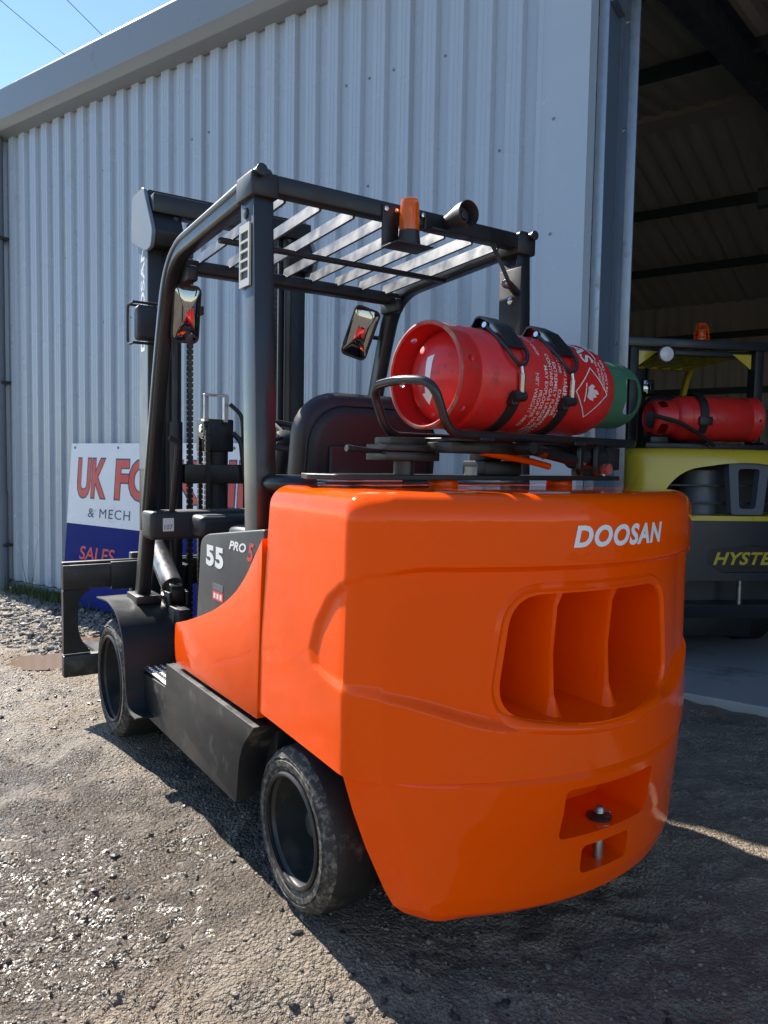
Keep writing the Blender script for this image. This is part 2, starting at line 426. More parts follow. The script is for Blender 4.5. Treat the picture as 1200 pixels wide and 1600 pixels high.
N = 4200
sx_ = rng.uniform(-3.6, .8, N); sy_ = 1.0+5.5*rng.random(N)**1.3; k = keep(sx_, sy_) & (vnoise(sx_, sy_, 9, 1.6) > .45)
tag(stone_cloud('mud_clods', sx_[k], sy_[k], rng.gamma(1.5, .0034, N)[k]+.002, 'clod', .1), 'dark wet clods of mud lying on the yard', 'mud', kind='stuff')
N = 14000
us = rng.uniform(-1.2, 4.2, N); vs = -rng.random(N)**1.2*1.25-.03
cw_, sw_ = math.cos(WRZ), math.sin(WRZ); sx_ = WALL0.x+cw_*us-sw_*vs; sy_ = WALL0.y+sw_*us+cw_*vs; k = pudd(sx_, sy_) > 1.4
tag(stone_cloud('wall_gravel', sx_[k], sy_[k], rng.gamma(1.8, .0042, N)[k]+.003, 'stone_pale', .5), 'coarse pale gravel banked along the foot of the clad wall', 'gravel', kind='stuff')
# grass and weeds along the wall foot
mt, n, l, b = nt('grass_blade'); setin(b, base=(.055, .085, .022), rough=.6); M['grass'] = mt
bm = new()
for i in range(1500):
    cl = random.choice((.55, .8, 1.0, 1.25, 1.7, 2.2, 2.6, .3)); u = cl+random.gauss(0, .13); v = -.04-abs(random.gauss(0, .07))
    p = bw(u, v, -.04); hh = random.uniform(.04, .13)*(1.7 if random.random() < .06 else 1); a = random.uniform(0, 6.28); w = .0035
    d = Vector((math.cos(a), math.sin(a), 0)); e = Vector((-d.y, d.x, 0))*w; L = random.uniform(.1, .5)*hh
    q = [p-e, p+e, p+d*L*.4+e*.7+Vector((0, 0, hh*.65)), p+d*L*.4-e*.7+Vector((0, 0, hh*.65)), p+d*L+Vector((0, 0, hh))]
    V = [bm.verts.new(x) for x in q]; bm.faces.new(V[:4]); bm.faces.new((V[3], V[2], V[4]))
tag(finish('grass', bm, 'grass', None, 0), 'thin green grass growing at the foot of the clad wall', 'grass', kind='stuff')
bm = new()
for j in range(3):
    p = Vector((0, 0, 0)); pts = [p]
    for i in range(8): p = p+Vector((.012*(j-1)+random.uniform(-.008, .012), random.uniform(-.006, .006), .07)); pts.append(p)
    tube(bm, pts, [.004-.0004*i for i in range(9)], 5)
w_ = finish('weed', bm, mat('dry_stalk', (.12, .11, .07), .7), None, 30, loc=bw(.52, -.1, -.03)); tag(w_, 'tall thin dry weed stalk standing against the ribbed wall', 'weed')

# concrete slab inside the doorway
bm = new(); box(bm, -.3, 19.7, .47, 13.7, -.25, .012)
slab = finish('concrete_floor', bm, 'concrete', None, 0, .01, 1, loc=WALL0, rot=(0, 0, WRZ)); tag(slab, 'grey concrete floor slab inside the open doorway', kind='structure')

# ------------------------------------------------------------------ warehouse
wh = empty('warehouse', WALL0, WRZ)
tag(wh, 'grey ribbed steel clad warehouse with a tall open doorway', 'building')
PER = [(0, 0), (.029, 0), (.032, -.0025), (.035, 0), (.059, 0), (.062, -.0025), (.065, 0), (.095, 0), (.110, .035), (.184, .035), (.1985, 0)]
def sheet(u0, u1, z0, z1, off=0., flip=False, y=0., phase=0.):
    bm = new(); pts = []
    k0 = int(math.floor((u0-phase)/.2))-1
    for k in range(k0, k0+int((u1-u0)/.2)+4):
        for a, d in PER:
            u = phase+k*.2+a
            if u0-1e-4 <= u <= u1+1e-4: pts.append((u, y+(-d if flip else d)+off))
    vs0 = [bm.verts.new((p[0], p[1], z0)) for p in pts]; vs1 = [bm.verts.new((p[0], p[1], z1)) for p in pts]
    for i in range(len(pts)-1): bm.faces.new((vs0[i], vs0[i+1], vs1[i+1], vs1[i]))
    return bm
ph = .045-.001
for i in range(-1, 6):
    u0 = ph+i*1.0 if i >= 0 else -.10; u1 = min(ph+(i+1)*1.0, 5.93)
    if u1-u0 < .05: continue
    bm = sheet(u0, u1-.002, .06+random.uniform(-.004, .004), 4.66, off=(-.0015 if i % 2 else 0.), phase=ph)
    finish('wall_sheet', bm, 'clad', wh, 20)
for i in range(5): finish('wall_sheet', sheet(11.3+i, 12.3+i-.002, .06, 4.66, phase=11.3), 'clad', wh, 20)
quick('corner_flashing', 'clad', wh, (-.125, -.085, -.012, .14, .03, 4.60), bevel=.003)
# jamb flashing beside the door: a wide flat strip folded back into the opening
bm = new(); prism(bm, [(5.905, -.006), (6.16, -.006), (6.16, .11), (6.156, .11), (6.156, -.002), (5.905, -.002)], 'z', .04, 4.62)
jf = finish('jamb_flashing', bm, 'clad', wh, 20)
sc = new(); lathe(sc, [(-.008, .0035), (-.006, .0065), (0, .009), (.001, .010), (.004, .010)], 'y', 8)
scm = to_mesh(sc, 'screw'); first = True
def screw(u, z, v=-.003):
    o = link('screw', scm, 'trim', wh, 40, (u, v, z))
for z in (1.3, 1.95, 2.6, 3.25, 3.95):
    for u in (5.955,): screw(u, z+.1, -.008)
    for k in range(0, 29):
        if random.random() < .3: screw(ph+k*.2+.147, z+random.uniform(-.02, .02), .032)
# foot drip trim and eave trim / gutter
quick('base_trim', 'trim', wh, (-.11, 6.15, -.004, .05, -.02, .055), bevel=.002)
prof = [(.02, 4.56), (-.115, 4.585), (-.165, 4.655), (-.165, 4.925), (-.158, 4.955), (-.13, 4.965), (.25, 5.03), (.25, 4.9), (.02, 4.86)]
bm = new(); V = loft(bm, [[(u, p[0], p[1]) for p in prof] for u in (-.55, 16.6)])
finish('eave_trim', bm, 'trim', wh, 20, .006, 2)
# door head above the opening and right hand jamb
quick('door_header', 'clad', wh, (6.17, 11.3, .012, .16, 4.40, 4.63), bevel=.004)
# steel column at the door edge
cm = new(); box(cm, 6.165, 6.222, .115, .455, .0, 4.58); colm = finish('door_column', cm, 'column', wh, 20, .002, 1)
quick('column_flange', 'galv', colm, (6.10, 6.283, .4575, .474, .0, 4.6), bevel=.003)
quick('column_web_plate', 'column', colm, (6.2225, 6.2275, .30, .452, .0, 4.58), bevel=.001)
quick('column_angle', 'galv', colm, (6.164, 6.2215, .108, .1135, .02, 4.58), bevel=.001)
bm = new(); prism(bm, [(.113, 3.97), (.113, 4.03), (.26, 3.95), (.26, 3.945)], 'x', 6.223, 6.262); finish('cleat', bm, 'column', colm, 20)
bo = new(); lathe(bo, [(-.001, .016), (.004, .016), (.0045, .012), (.016, .012), (.017, .007), (.024, .007)], 'x', 6); bom = to_mesh(bo, 'bolt')
for z, v in ((3.36, .385), (2.72, .385), (2.10, .385), (1.48, .385), (3.98, .385), (.8, .385)): link('bolt', bom, 'bright', colm, 30, (6.228, v, z))
quick('door_column', 'column', wh, (11.28, 11.42, .1, .47, .0, 4.58), bevel=.004)
# downpipe at the corner
bm = new(); tube(bm, [(-.055, -.095, 4.60), (-.055, -.095, .95)], .082, 16); tube(bm, [(-.055, -.095, 1.0), (-.055, -.095, -.04)], .088, 16)
dp = finish('downpipe', bm, 'pipe', wh, 40)
for z in (3.55, 2.1, .42): quick('pipe_bracket', 'oily', dp, (-.15, .05, -.10, -.004, z, z+.03), bevel=.003)
# roof, back and side walls, floor-to-roof frame of the interior
def ribbed_plane(name, p00, p10, p01, p11, mtn, n=60):
    """sheet between four corners with shallow ribs running from the 0 to the 1 edge"""
    bm = new(); rows0 = []; rows1 = []
    a, b_, c, d = map(Vector, (p00, p10, p01, p11)); nn = (b_-a).cross(c-a).normalized()
    for i in range(n*4+1):
        t = i/(n*4); dd = nn*(.0 if i % 4 in (0, 1) else .035)
        rows0.append(bm.verts.new(a.lerp(b_, t)+dd)); rows1.append(bm.verts.new(c.lerp(d, t)+dd))
    for i in range(n*4): bm.faces.new((rows0[i], rows0[i+1], rows1[i+1], rows1[i]))
    return finish(name, bm, mtn, wh, 20)
RV, RZ, BV = 7.0, 6.25, 14.0
ribbed_plane('roof_sheet', (-.3, .0, 4.95), (16.4, .0, 4.95), (-.3, RV, RZ), (16.4, RV, RZ), 'inner', 60)
ribbed_plane('roof_sheet', (-.3, RV, RZ), (16.4, RV, RZ), (-.3, BV, 4.95), (16.4, BV, 4.95), 'inner', 60)
ribbed_plane('back_wall', (-.1, BV-.1, 0), (16.2, BV-.1, 0), (-.1, BV-.1, 5.1), (16.2, BV-.1, 5.1), 'inner', 60)
for u in (-.08, 16.2): ribbed_plane('side_wall', (u, .1, 0), (u, BV-.1, 0), (u, .1, 5.0), (u, BV-.1, 5.0), 'inner', 50)
bm = new()
for u in (-.08, 16.2):
    V = [bm.verts.new(p) for p in ((u, 0, 4.9), (u, RV, RZ), (u, BV, 4.9))]; bm.faces.new(V)
finish('gable_panel', bm, 'inner', wh, 0)
def ibeam(name, p, q, d=.22, w=.12, ref=(0, 0, 1)):
    bm = new(); p, q = Vector(p), Vector(q)
    for a, b_, ww, hh in ((d/2-.008, 0, w, .016), (-d/2+.008, 0, w, .016), (0, 0, .014, d-.036)):
        sec = [(a-hh/2, -ww/2), (a+hh/2, -ww/2), (a+hh/2, ww/2), (a-hh/2, ww/2)] if ww > hh else [(a-hh/2, -ww/2), (a+hh/2, -ww/2), (a+hh/2, ww/2), (a-hh/2, ww/2)]
        sweep(bm, [p, q], sec, ref)
    return finish(name, bm, 'steelwork', wh, 20)
zr = lambda v: 4.78+(RZ-4.95)*v/RV if v < RV else 4.78+(RZ-4.95)*(2*RV-v)/RV
for u in (6.1, 11.4, 15.9, .4):
    ibeam('rafter', (u, .35, zr(.35)-.12), (u, RV, zr(RV)-.12), .36, .16)
    ibeam('rafter', (u, RV, zr(RV)-.12), (u, BV-.2, zr(BV-.2)-.12), .36, .16)
    if u > .5 and u < 15: ibeam('back_column', (u, BV-.35, 0.012), (u, BV-.35, 4.7), .3, .16, (0, 1, 0))
for v in (2.3, 4.6, 9.4, 11.7): quick('purlin', 'steelwork', wh, (-.05, 16.1, v-.03, v+.03, zr(v)+.0, zr(v)+.15), bevel=0, smooth=0)
for z in (1.6, 3.0, 4.2): quick('sheeting_rail', 'steelwork', wh, (0, 16.1, BV-.2, BV-.135, z, z+.14), bevel=0, smooth=0)
for z in (1.6, 3.0): quick('sheeting_rail', 'steelwork', wh, (16.03, 16.14, .2, BV-.3, z, z+.14), bevel=0, smooth=0)
ibeam('brace', (11.4, BV-.42, 4.6), (15.9, BV-.42, 2.6), .14, .09)
ibeam('brace', (6.3, BV-.42, 2.5), (11.3, BV-.42, 4.5), .14, .09)
quick('ridge_cap', 'inner', wh, (-.3, 16.4, RV-.2, RV+.2, RZ-.09, RZ+.08), bevel=0, smooth=0)
ibeam('tie_beam', (6.1, 5.2, 4.35), (11.4, 5.2, 4.35), .2, .12)

# ------------------------------------------------------------------ sign board leaning on the wall
SH, SW = 1.505, 2.9
sg = empty('sign_board', bw(1.19, -.155, -.012), WRZ); tag(sg, 'white and blue business sign board with red letters leaning against the ribbed wall', 'sign')
TILT = math.asin(.115/SH)
def sp(x, z, d=0.):   # sign surface -> local
    return Vector((x, z*math.sin(TILT)-d*math.cos(TILT), z*math.cos(TILT)+d*math.sin(TILT)))
def sign_panel(name, z0, z1, mtn, d0, d1):
    bm = new(); loft(bm, [[sp(0, z0, d), sp(SW, z0, d), sp(SW, z1, d), sp(0, z1, d)] for d in (d0, d1)]); return finish(name, bm, mtn, sg, 0)
ZB = .755
bm = new(); loft(bm, [[sp(0, 0, d), sp(SW, 0, d), sp(SW, ZB-.02, d), sp(0, ZB, d)] for d in (.0, .006)]); finish('blue_panel', bm, 'signblue', sg, 0)
bm = new(); loft(bm, [[sp(0, ZB, d), sp(SW, ZB-.02, d), sp(SW, SH, d), sp(0, SH, d)] for d in (.0, .006)]); finish('white_panel', bm, 'signwhite', sg, 0)
def sign_text(body, x, z, w, h, mtn, d, name='lettering', **k):
    me = text_fit(body, w, h, **k); remap(me, lambda a, b_, c: sp(x+a, z+b_, d)); return link(name, me, mtn, sg, 0)
for body, x, w in (('UK', .125, .46), ('FORK', .70, 1.16), ('LIFT', 1.93, .82)):
    sign_text(body, x, .99, w, .385, 'navy', .0075, 'letter_outline', offset=.055)
    sign_text(body, x+.016, .99+.014, w-.032, .385-.028, 'signred', .009, offset=.03)
sign_text('& MECH', .33, .825, .62, .085, 'navy', .0075, spacing=1.15)
sign_text('SALES', .235, .43, .53, .125, 'signred', .0075, shear=.12, offset=.012)
for x in (.06, .72, 1.5, 2.2):
    bm = new(); lathe(bm, [(-.006, .006), (-.004, .012), (0, .013)], 'y', 10); finish('fixing', bm, 'pipe', sg, 40, loc=sp(x, SH-.04, .006))

# ------------------------------------------------------------------ overhead cables beyond the roof
for a, b_ in (((-17.03, 8.98, 16.66), (-5.4, 41.81, 12.96)), ((-11.09, 8.78, 13.53), (-8.12, 42.05, 16.8))):
    bm = new(); tube(bm, [a, b_], .011, 6)
    tag(finish('overhead_cable', bm, 'cable', None, 40), 'thin black cable crossing the blue sky above the eave', 'cable', 'overhead cables above the roof')
# ------------------------------------------------------------------ orange forklift (local: x right, y forward, z up, origin below the rear axle)
fk = empty('forklift', TRUCK, TRZ)
tag(fk, 'orange and black forklift truck parked on the dirt yard', 'forklift')
def lerp(a, b, t): return a+(b-a)*t
def interp(z, tab):
    for (z0, *v0), (z1, *v1) in zip(tab[:-1], tab[1:]):
        if z <= z1: t = max(0, (z-z0)/(z1-z0)); return [lerp(a, b, t) for a, b in zip(v0, v1)]
    return list(tab[-1][1:])
def sstep(a, b, x):
    t = min(1, max(0, (x-a)/(b-a))); return t*t*(3-2*t)
# plan of the counterweight at height z: half width, rear centre, curvature, corner radius
CWT = [(.553, .668, -.618, .60, .055), (.80, .670, -.608, .57, .055), (1.20, .664, -.596, .54, .055), (1.28, .660, -.594, .54, .055)]
def plan(z, n1=64, n2=14, n3=96, shrink=0., yf=None):
    w, yc, k, r = interp(z, CWT); w -= shrink; yc += shrink; r = max(.03, r)
    yr = lambda x: yc+k*x*x
    yf = .278-.106*(z-.555) if yf is None else yf
    pts = []
    ys = yr(w)+r
    for i in range(n1): t = i/n1; pts.append((-w+.030*(1-t)**1.0, lerp(yf, ys, t)))
    p0, p1, p2 = Vector((-w, ys)), Vector((-w, yr(w)+.012)), Vector((-(w-r*1.1), yr(w-r*1.1)))
    for i in range(n2):
        t = i/n2; q = p0*(1-t)**2+p1*2*t*(1-t)+p2*t*t; pts.append((q.x, q.y))
    xr = w-r*1.1
    for i in range(n3): x = lerp(-xr, 0, i/n3); pts.append((x, yr(x)))
    L = pts; return L+[(0, yr(0))]+[(-x, y) for x, y in reversed(L)]
# outline of the rear air opening (x, z)
VENT = round_poly([(-.300, 1.022), (.262, 1.022), (.305, .712), (-.018, .668), (-.345, .712)], [.085, .085, .095, .25, .095], 9)
def inside_dist(px, pz, poly):
    best = 9; ins = False; n_ = len(poly)
    for i in range(n_):
        x0, z0 = poly[i]; x1, z1 = poly[(i+1) % n_]
        dx, dz = x1-x0, z1-z0; L = dx*dx+dz*dz
        t = 0 if L < 1e-12 else max(0, min(1, ((px-x0)*dx+(pz-z0)*dz)/L))
        best = min(best, math.hypot(px-x0-t*dx, pz-z0-t*dz))
        if (z0 > pz) != (z1 > pz) and px < (x1-x0)*(pz-z0)/(z1-z0)+x0: ins = not ins
    return -best if ins else best
CC = [(.76, -.33), (.776, -.236), (.798, -.135), (.839, -.112), (.915, -.144), (.996, -.213), (1.046, -.296), (1.07, -.37)]   # front end of the recess on the flank: z, y
def recess(x, y, z):
    """how far the skin steps in at this point: the sunk band round the rear, and the lip of the opening"""
    ax = abs(x); back = sstep(.66, .30, ax) if y < -.3 else 0
    zl = .762-.085*back; zu = 1.072+.022*sstep(.675, .5, ax)*(1 if y < -.36 else 0)
    d = sstep(zl, zl+(.026 if y < -.4 else .04), z)*(1-sstep(zu-.012, zu+.006, z))
    if ax > .6 and y > -.36:
        yc = interp(min(1.07, max(.76, z)), CC)[0]
        d *= sstep(yc+.014, yc-.032, y)
    if y < -.3: d *= 1-.55*sstep(.46, .62, ax)
    d *= lerp(.026, .010, sstep(-.42, -.26, y) if ax > .6 else 0)
    return d
rows = []
zs = [.553+i*.0055 for i in range(121)]
zt = [z for z in zs if z <= 1.2135]
base_rows = [plan(z) for z in zt]
def shift_in(row, z):
    out = []; n_ = len(row)
    for i, (x, y) in enumerate(row):
        a = Vector(row[max(0, i-1)]); c = Vector(row[min(n_-1, i+1)]); t = (c-a).normalized(); nn = Vector((-t.y, t.x))
        d = recess(x, y, z); out.append((x+nn.x*d, y+nn.y*d, z))
    return out
rows = [shift_in(r, z) for r, z in zip(base_rows, zt)]
RT = .065
for i in range(1, 11):
    a = R(90*i/10); s = RT*(1-math.cos(a)); z = 1.2145+RT*math.sin(a)
    rows.append([(x, y, z) for x, y in plan(1.2145, shrink=s, yf=.278-.106*(1.2145-.555)-.3*s)])
bm = new(); loft(bm, rows)
up_me = to_mesh(bm)
# opening cut through the skin and hollowed behind it
bm = new()
loft(bm, [[(x*s, y, .845+(z-.845)*s2) for x, z in VENT] for y, s, s2 in ((-.80, 1.0, 1.0), (-.56, 1.0, 1.0), (-.50, .985, .985), (-.08, .93, .9))])
up_me = boolean(up_me, [to_mesh(bm)])
# lower block behind the wheels
LOW = [(.165, -.50, -.36, -.46, -.425, -.545, .60), (.185, -.525, -.345, -.475, -.43, -.570, .60), (.23, -.548, -.335, -.495, -.432, -.583, .60), (.35, -.596, -.315, -.540, -.412, -.594, .60), (.45, -.628, -.300, -.578, -.395, -.617, .64), (.541, -.650, -.285, -.608, -.378, -.631, .68), (.556, -.650, -.285, -.608, -.378, -.617, .66)]
rows = []
for i in range(54):
    z = .165+(.556-.165)*i/53
    axx, ay, bx, by, yc, k = interp(z, LOW)
    yr = lambda x: yc+k*x*x
    arc = [(-.36, ay+.10), (-.45, ay+.055)]
    a0 = Vector((axx, ay)); b0 = Vector((bx, by))
    e = -abs(bx)+.09; pe = Vector((e, yr(e)))
    half = [(-.30, ay+.12)]+[(lerp(-.30, axx, t), lerp(ay+.12, ay, t**1.6)) for t in (.33, .66, .9)]
    for t in range(10): q = a0.lerp(b0, t/10); half.append((q.x, q.y))
    c0 = b0+(b0-a0).normalized()*.02
    for t in range(8): u = t/8; q = b0*(1-u)**2+c0*2*u*(1-u)+pe*u*u; half.append((q.x, q.y))
    for t in range(40): x = lerp(e, 0, t/40); half.append((x, yr(x)))
    rows.append([(x, y, z) for x, y in half+[(0, yr(0))]+[(-x, y) for x, y in reversed(half)]])
bm = new(); loft(bm, rows); low_me = to_mesh(bm)
def pocket(poly, y0, y1, s=.9):
    cx = sum(p[0] for p in poly)/len(poly); cz = sum(p[1] for p in poly)/len(poly)
    bm = new(); loft(bm, [[(cx+(x-cx)*k, y, cz+(z-cz)*k) for x, z in poly] for y, k in ((-.8, 1.), (y0, 1.), (y1, s))]); return to_mesh(bm)
p1 = round_poly([(-.168, .37), (.176, .37), (.176, .515), (-.168, .515)], .022)
p2 = round_poly([(-.082, .255), (.108, .255), (.108, .335), (-.082, .335)], .02)
bmh = new(); lathe(bmh, [(.2, .02), (.42, .02)], 'z', 16, (-.045, -.515, 0))
low_me = boolean(low_me, [pocket(p1, -.52, -.42, .96), pocket(p2, -.52, -.45, .96)])
bm = new(); bm.from_mesh(up_me); bm.from_mesh(low_me)
cw_me = bpy.data.meshes.new('counterweight'); bm.to_mesh(cw_me); bm.free()
cw = link('counterweight', cw_me, 'orange', fk, 32)
bmt = new(); bmt.from_mesh(cw_me); CWB = BVHTree.FromBMesh(bmt)
def on_rear(x, z, d=.002):
    h = CWB.ray_cast(Vector((x, -1.5, z)), Vector((0, 1, 0))); return h[0]+Vector((0, -d, 0))
# raised lip round the opening
def offs(poly, d):
    out = []; n_ = len(poly)
    for i in range(n_):
        a = Vector(poly[i-1]); c = Vector(poly[(i+1) % n_]); t = (c-a).normalized(); nn = Vector((t.y, -t.x))
        if nn.dot(Vector(poly[i])-Vector((0, .845))) < 0: nn = -nn
        out.append((poly[i][0]+nn.x*d, poly[i][1]+nn.y*d))
    return out
def resample(poly, step):
    out = []; n_ = len(poly)
    for i in range(n_):
        a, c = Vector(poly[i]), Vector(poly[(i+1) % n_]); k = max(1, int((c-a).length/step))
        for j in range(k): q = a.lerp(c, j/k); out.append((q.x, q.y))
    return out
bm = new(); LP = resample(VENT, .02)
rws = []
for (x0, z0), (x1, z1), (x2, z2), (x3, z3) in zip(offs(LP, .001), offs(LP, .010), offs(LP, .022), offs(LP, .034)):
    q = on_rear(x2, z2, 0); dy = lambda x, z: on_rear(x, z, 0).y if False else q.y
    rws.append([Vector((x0, q.y+.03, z0)), Vector((x0, q.y+.004, z0)), Vector((x1, q.y-.004, z1)), Vector((x2, q.y-.0075, z2)), Vector((x3, on_rear(x3, z3, 0).y+.004, z3))])
rws.append(rws[0])
loft(bm, rws, False, False); finish('opening_lip', bm, 'orange', cw, 60)
# fins in the opening
for x in (-.145, .072):
    bm = new(); pr = []
    for z, hw, yf in ((.66, .034, -.560), (.70, .020, -.540), (.74, .0145, -.522), (.85, .013, -.515), (.98, .0145, -.525), (1.03, .022, -.545)):
        pr.append([(x-hw*1.5, -.14, z), (x-hw, yf+.02, z), (x-hw*.5, yf, z), (x+hw*.5, yf, z), (x+hw, yf+.02, z), (x+hw*1.5, -.14, z)])
    loft(bm, pr); finish('air_fin', bm, 'orange', cw, 50)
# maker's name on the rear
me = text_fit('DOOSAN', .372, .058, shear=.22, offset=.04, spacing=1.1)
subdivide_mesh(me, .03)
remap(me, lambda a, b_, c: on_rear(-.150+a, 1.142+b_, .0016)); link('lettering', me, 'white', cw, 0)
# tow pin
bm = new(); lathe(bm, [(.250, .014), (.398, .014), (.403, .010)], 'z', 14, (.032, -.545, 0)); pin = finish('tow_pin', bm, 'steel', fk, 40)
bm = new(); lathe(bm, [(.371, .014), (.3712, .034), (.377, .035), (.380, .022), (.386, .0145)], 'z', 20, (.032, -.545, 0)); finish('pin_washer', bm, 'oily', pin, 40)
bm = new(); tube(bm, [(.02, -.55, .392), (.05, -.56, .391), (.062, -.562, .384), (.05, -.567, .380)], .0035, 6); finish('pin_clip', bm, 'bright', pin, 40)

# ---------------- side flanks, hood, skirts
def flank(s):
    poly = round_poly([(.272, .528), (.238, 1.112), (.291, 1.056), (.367, .975), (.45, .912), (.536, .865), (.66, .812), (.794, .768), (.95, .722), (1.083, .690), (1.092, .60), (1.075, .524)],
                      [.004, .006, .03, .03, .03, .03, .03, .03, .03, .02, .03, .03], 4)
    bm = new(); prism(bm, poly, 'x', s*.672, s*.56)
    for v in bm.verts: v.co.x -= s*.028 if abs(v.co.x) > .6 else 0
    return finish('side_panel', bm, 'orange', fk, 32, .007, 3)
for s in (-1, 1): flank(s)
for s in (-1, 1):
    poly = round_poly([(.28, .54), (.28, 1.135), (.80, 1.075), (.862, 1.05), (.905, .74), (.93, .56)], [.01, .02, .12, .05, .05, .01], 5)
    bm = new(); prism(bm, poly, 'x', s*.618, s*.50); hp = finish('hood_side', bm, 'plastic', fk, 32, .012, 3)
    if s < 0:
        def hs(y0, z0, d): return lambda a, b_, c: Vector((-.618-d, y0-a, z0+b_))
        me = text_fit('55', .172, .078, offset=.05, spacing=1.12); remap(me, hs(.80, .960, .0012)); link('number', me, 'white', hp, 0)
        me = text_fit('PRO', .150, .032, shear=.3, offset=.03); remap(me, hs(.575, 1.042, .0012)); link('lettering', me, 'white', hp, 0)
        me = text_fit('5', .055, .062, shear=.3, offset=.03); remap(me, hs(.415, 1.018, .0012)); link('number', me, 'redprint', hp, 0)
        quick('sticker', 'grey_insert', hp, (-.6194, -.6182, .63, .73, .878, .902), bevel=0, smooth=0)
        quick('sticker', 'signred', hp, (-.6194, -.6182, .63, .73, .842, .874), bevel=0, smooth=0)
        for yy, z0, z1 in ((.65, .845, .870), (.68, .845, .870), (.71, .845, .870)): quick('sticker_print', 'white', hp, (-.6200, -.6196, yy-.009, yy+.009, z0+.003, z1-.003), bevel=0, smooth=0)
    poly = round_poly([(.255, .506), (1.150, .508), (1.158, .405), (1.535, .388), (1.50, .205), (.40, .205), (.372, .40)], [.01, .012, .01, .01, .03, .02, .12], 5)
    bm = new(); prism(bm, poly, 'x', s*.66, s*.42); finish('side_skirt', bm, 'black_dusty', fk, 32, .008, 3)
    st = quick('step_plate', 'steel', fk, (s*.655, s*.40, 1.165, 1.50, .406, .414) if s > 0 else (-.655, -.40, 1.165, 1.50, .406, .414), bevel=.001)
    bm = new()
    for i in range(11):
        for j in range(8):
            lathe(bm, [(.412, .0105), (.4185, .008), (.419, .0045)], 'z', 6, (s*(.43+.029*j), 1.185+.03*i, 0))
    t = finish('tread_studs', bm, 'bright', st, 0); tag(t, kind='stuff')
# chassis between the wheels, wheel-arch interior
quick('chassis', 'black', fk, (-.42, .42, -.28, 2.0, .17, .52), (-.56, .56, .30, 1.15, .20, .53), bevel=.01)
quick('arch_liner', 'black', fk, (-.60, .60, -.30, .29, .535, .552), (-.41, .41, .22, .40, .18, .55), bevel=.004)
quick('rear_axle', 'black', fk, (-.46, .46, -.03, .11, .17, .31), bevel=.02)
quick('front_axle', 'black', fk, (-.44, .44, 1.75, 1.93, .2, .38), bevel=.02)
bm = new(); box(bm, -.50, .50, .24, .90, .52, 1.10); finish('engine_hood', bm, 'plastic', fk, 32, .03, 3)
bm = new(); prism(bm, round_poly([(-.525, .235), (.525, .235), (.525, .46), (.45, .60), (-.45, .60), (-.525, .46)], .06), 'z', 1.085, 1.285); rc = finish('radiator_cover', bm, 'plastic', fk, 32, .02, 3)
quick('cover_strip', 'cream', rc, (-.40, -.10, .262, .36, 1.2855, 1.294), bevel=.004)
for x in (-.30, -.33, .1): quick('cover_latch', 'black', rc, (x, x+.03, .25, .29, 1.294, 1.302) if x < 0 else (x, x+.03, .25, .29, 1.285, 1.30), bevel=.003)
bm = new(); lathe(bm, [(0, .001), (.01, .05), (.04, .085), (.075, .095), (.11, .088), (.13, .07)], 'z', 24); o = finish('hood_corner_pad', bm, 'gloss_black', fk, 40, loc=(-.50, .36, 1.235)); o.scale = (1.0, 1.35, .55)
quick('floor_plate', 'black', fk, (-.52, .52, .9, 1.98, .47, .50), bevel=.004)

# ---------------- wheels
def wheel(side, y, r, w, outer, rim_r, name, hub_r):
    """tyre and dished rim; outer face at |x| = outer"""
    e = empty(name); e.parent = fk; e.location = (side*outer, y, r-.004); e.rotation_euler = (0, 0, 0 if side < 0 else math.pi)
    # local +x points inboard for the left wheel
    bm = new()
    tr = r-rim_r
    prof = [(w-.02, rim_r), (w-.004, rim_r+.3*tr), (w-.006, r-.03), (w-.03, r-.006), (w-.07, r), (.07, r), (.03, r-.004), (.010, r-.018)]
    lathe(bm, prof+[(.006, r-.030)]+[(.0025, rim_r+.60*tr), (.0065, rim_r+.56*tr), (.0065, rim_r+.50*tr), (.002, rim_r+.46*tr), (.003, rim_r+.25*tr), (.008, rim_r+.20*tr), (.008, rim_r+.12*tr), (.014, rim_r)], 'x', 72, close=True)
    for v in bm.verts:
        rad = math.hypot(v.co.y, v.co.z)
        if rad > r-.035 and v.co.x < .05:
            a = math.atan2(v.co.y, v.co.z); k = 1-.026*random.random()**2*(1.0 if v.co.x < .04 else .3); v.co.y *= k; v.co.z *= k
    t = finish('tyre', bm, 'rubber', e, 40)
    t.data.materials.append(M['rubber_side'])
    for p in t.data.polygons:
        if abs(p.normal.x) > .55 or p.center.x < .02: p.material_index = 1
    bm = new(); lathe(bm, [(.0, rim_r-.006), (.008, rim_r+.003), (.02, rim_r+.001), (.03, rim_r-.010), (w*.45, rim_r-.014), (w*.72, rim_r-.03), (w*.78, hub_r*1.6), (w*.74, hub_r*1.2), (w*.74, .001)], 'x', 56, cap=False)
    rm = finish('rim', bm, 'rim', e, 40)
    bm = new(); lathe(bm, [(w*.76, hub_r), (w*.42, hub_r), (w*.38, hub_r*.9), (w*.36, hub_r*.55), (w*.36, .001)], 'x', 32); finish('hub', bm, 'rim', e, 40)
    bm = new(); lathe(bm, [(.0025, rim_r-.010), (-.0005, rim_r-.002), (.004, rim_r+.004), (.012, rim_r+.004)], 'x', 56, close=True); finish('rim_flange', bm, 'oily', e, 40)
    for i in range(6):
        a = 2*math.pi*i/6+.3; bm = new(); lathe(bm, [(w*.75, .011), (w*.66, .011), (w*.65, .008)], 'x', 6, (0, hub_r*1.9*math.cos(a), hub_r*1.9*math.sin(a))); finish('wheel_nut', bm, 'rim', e, 30)
    return e
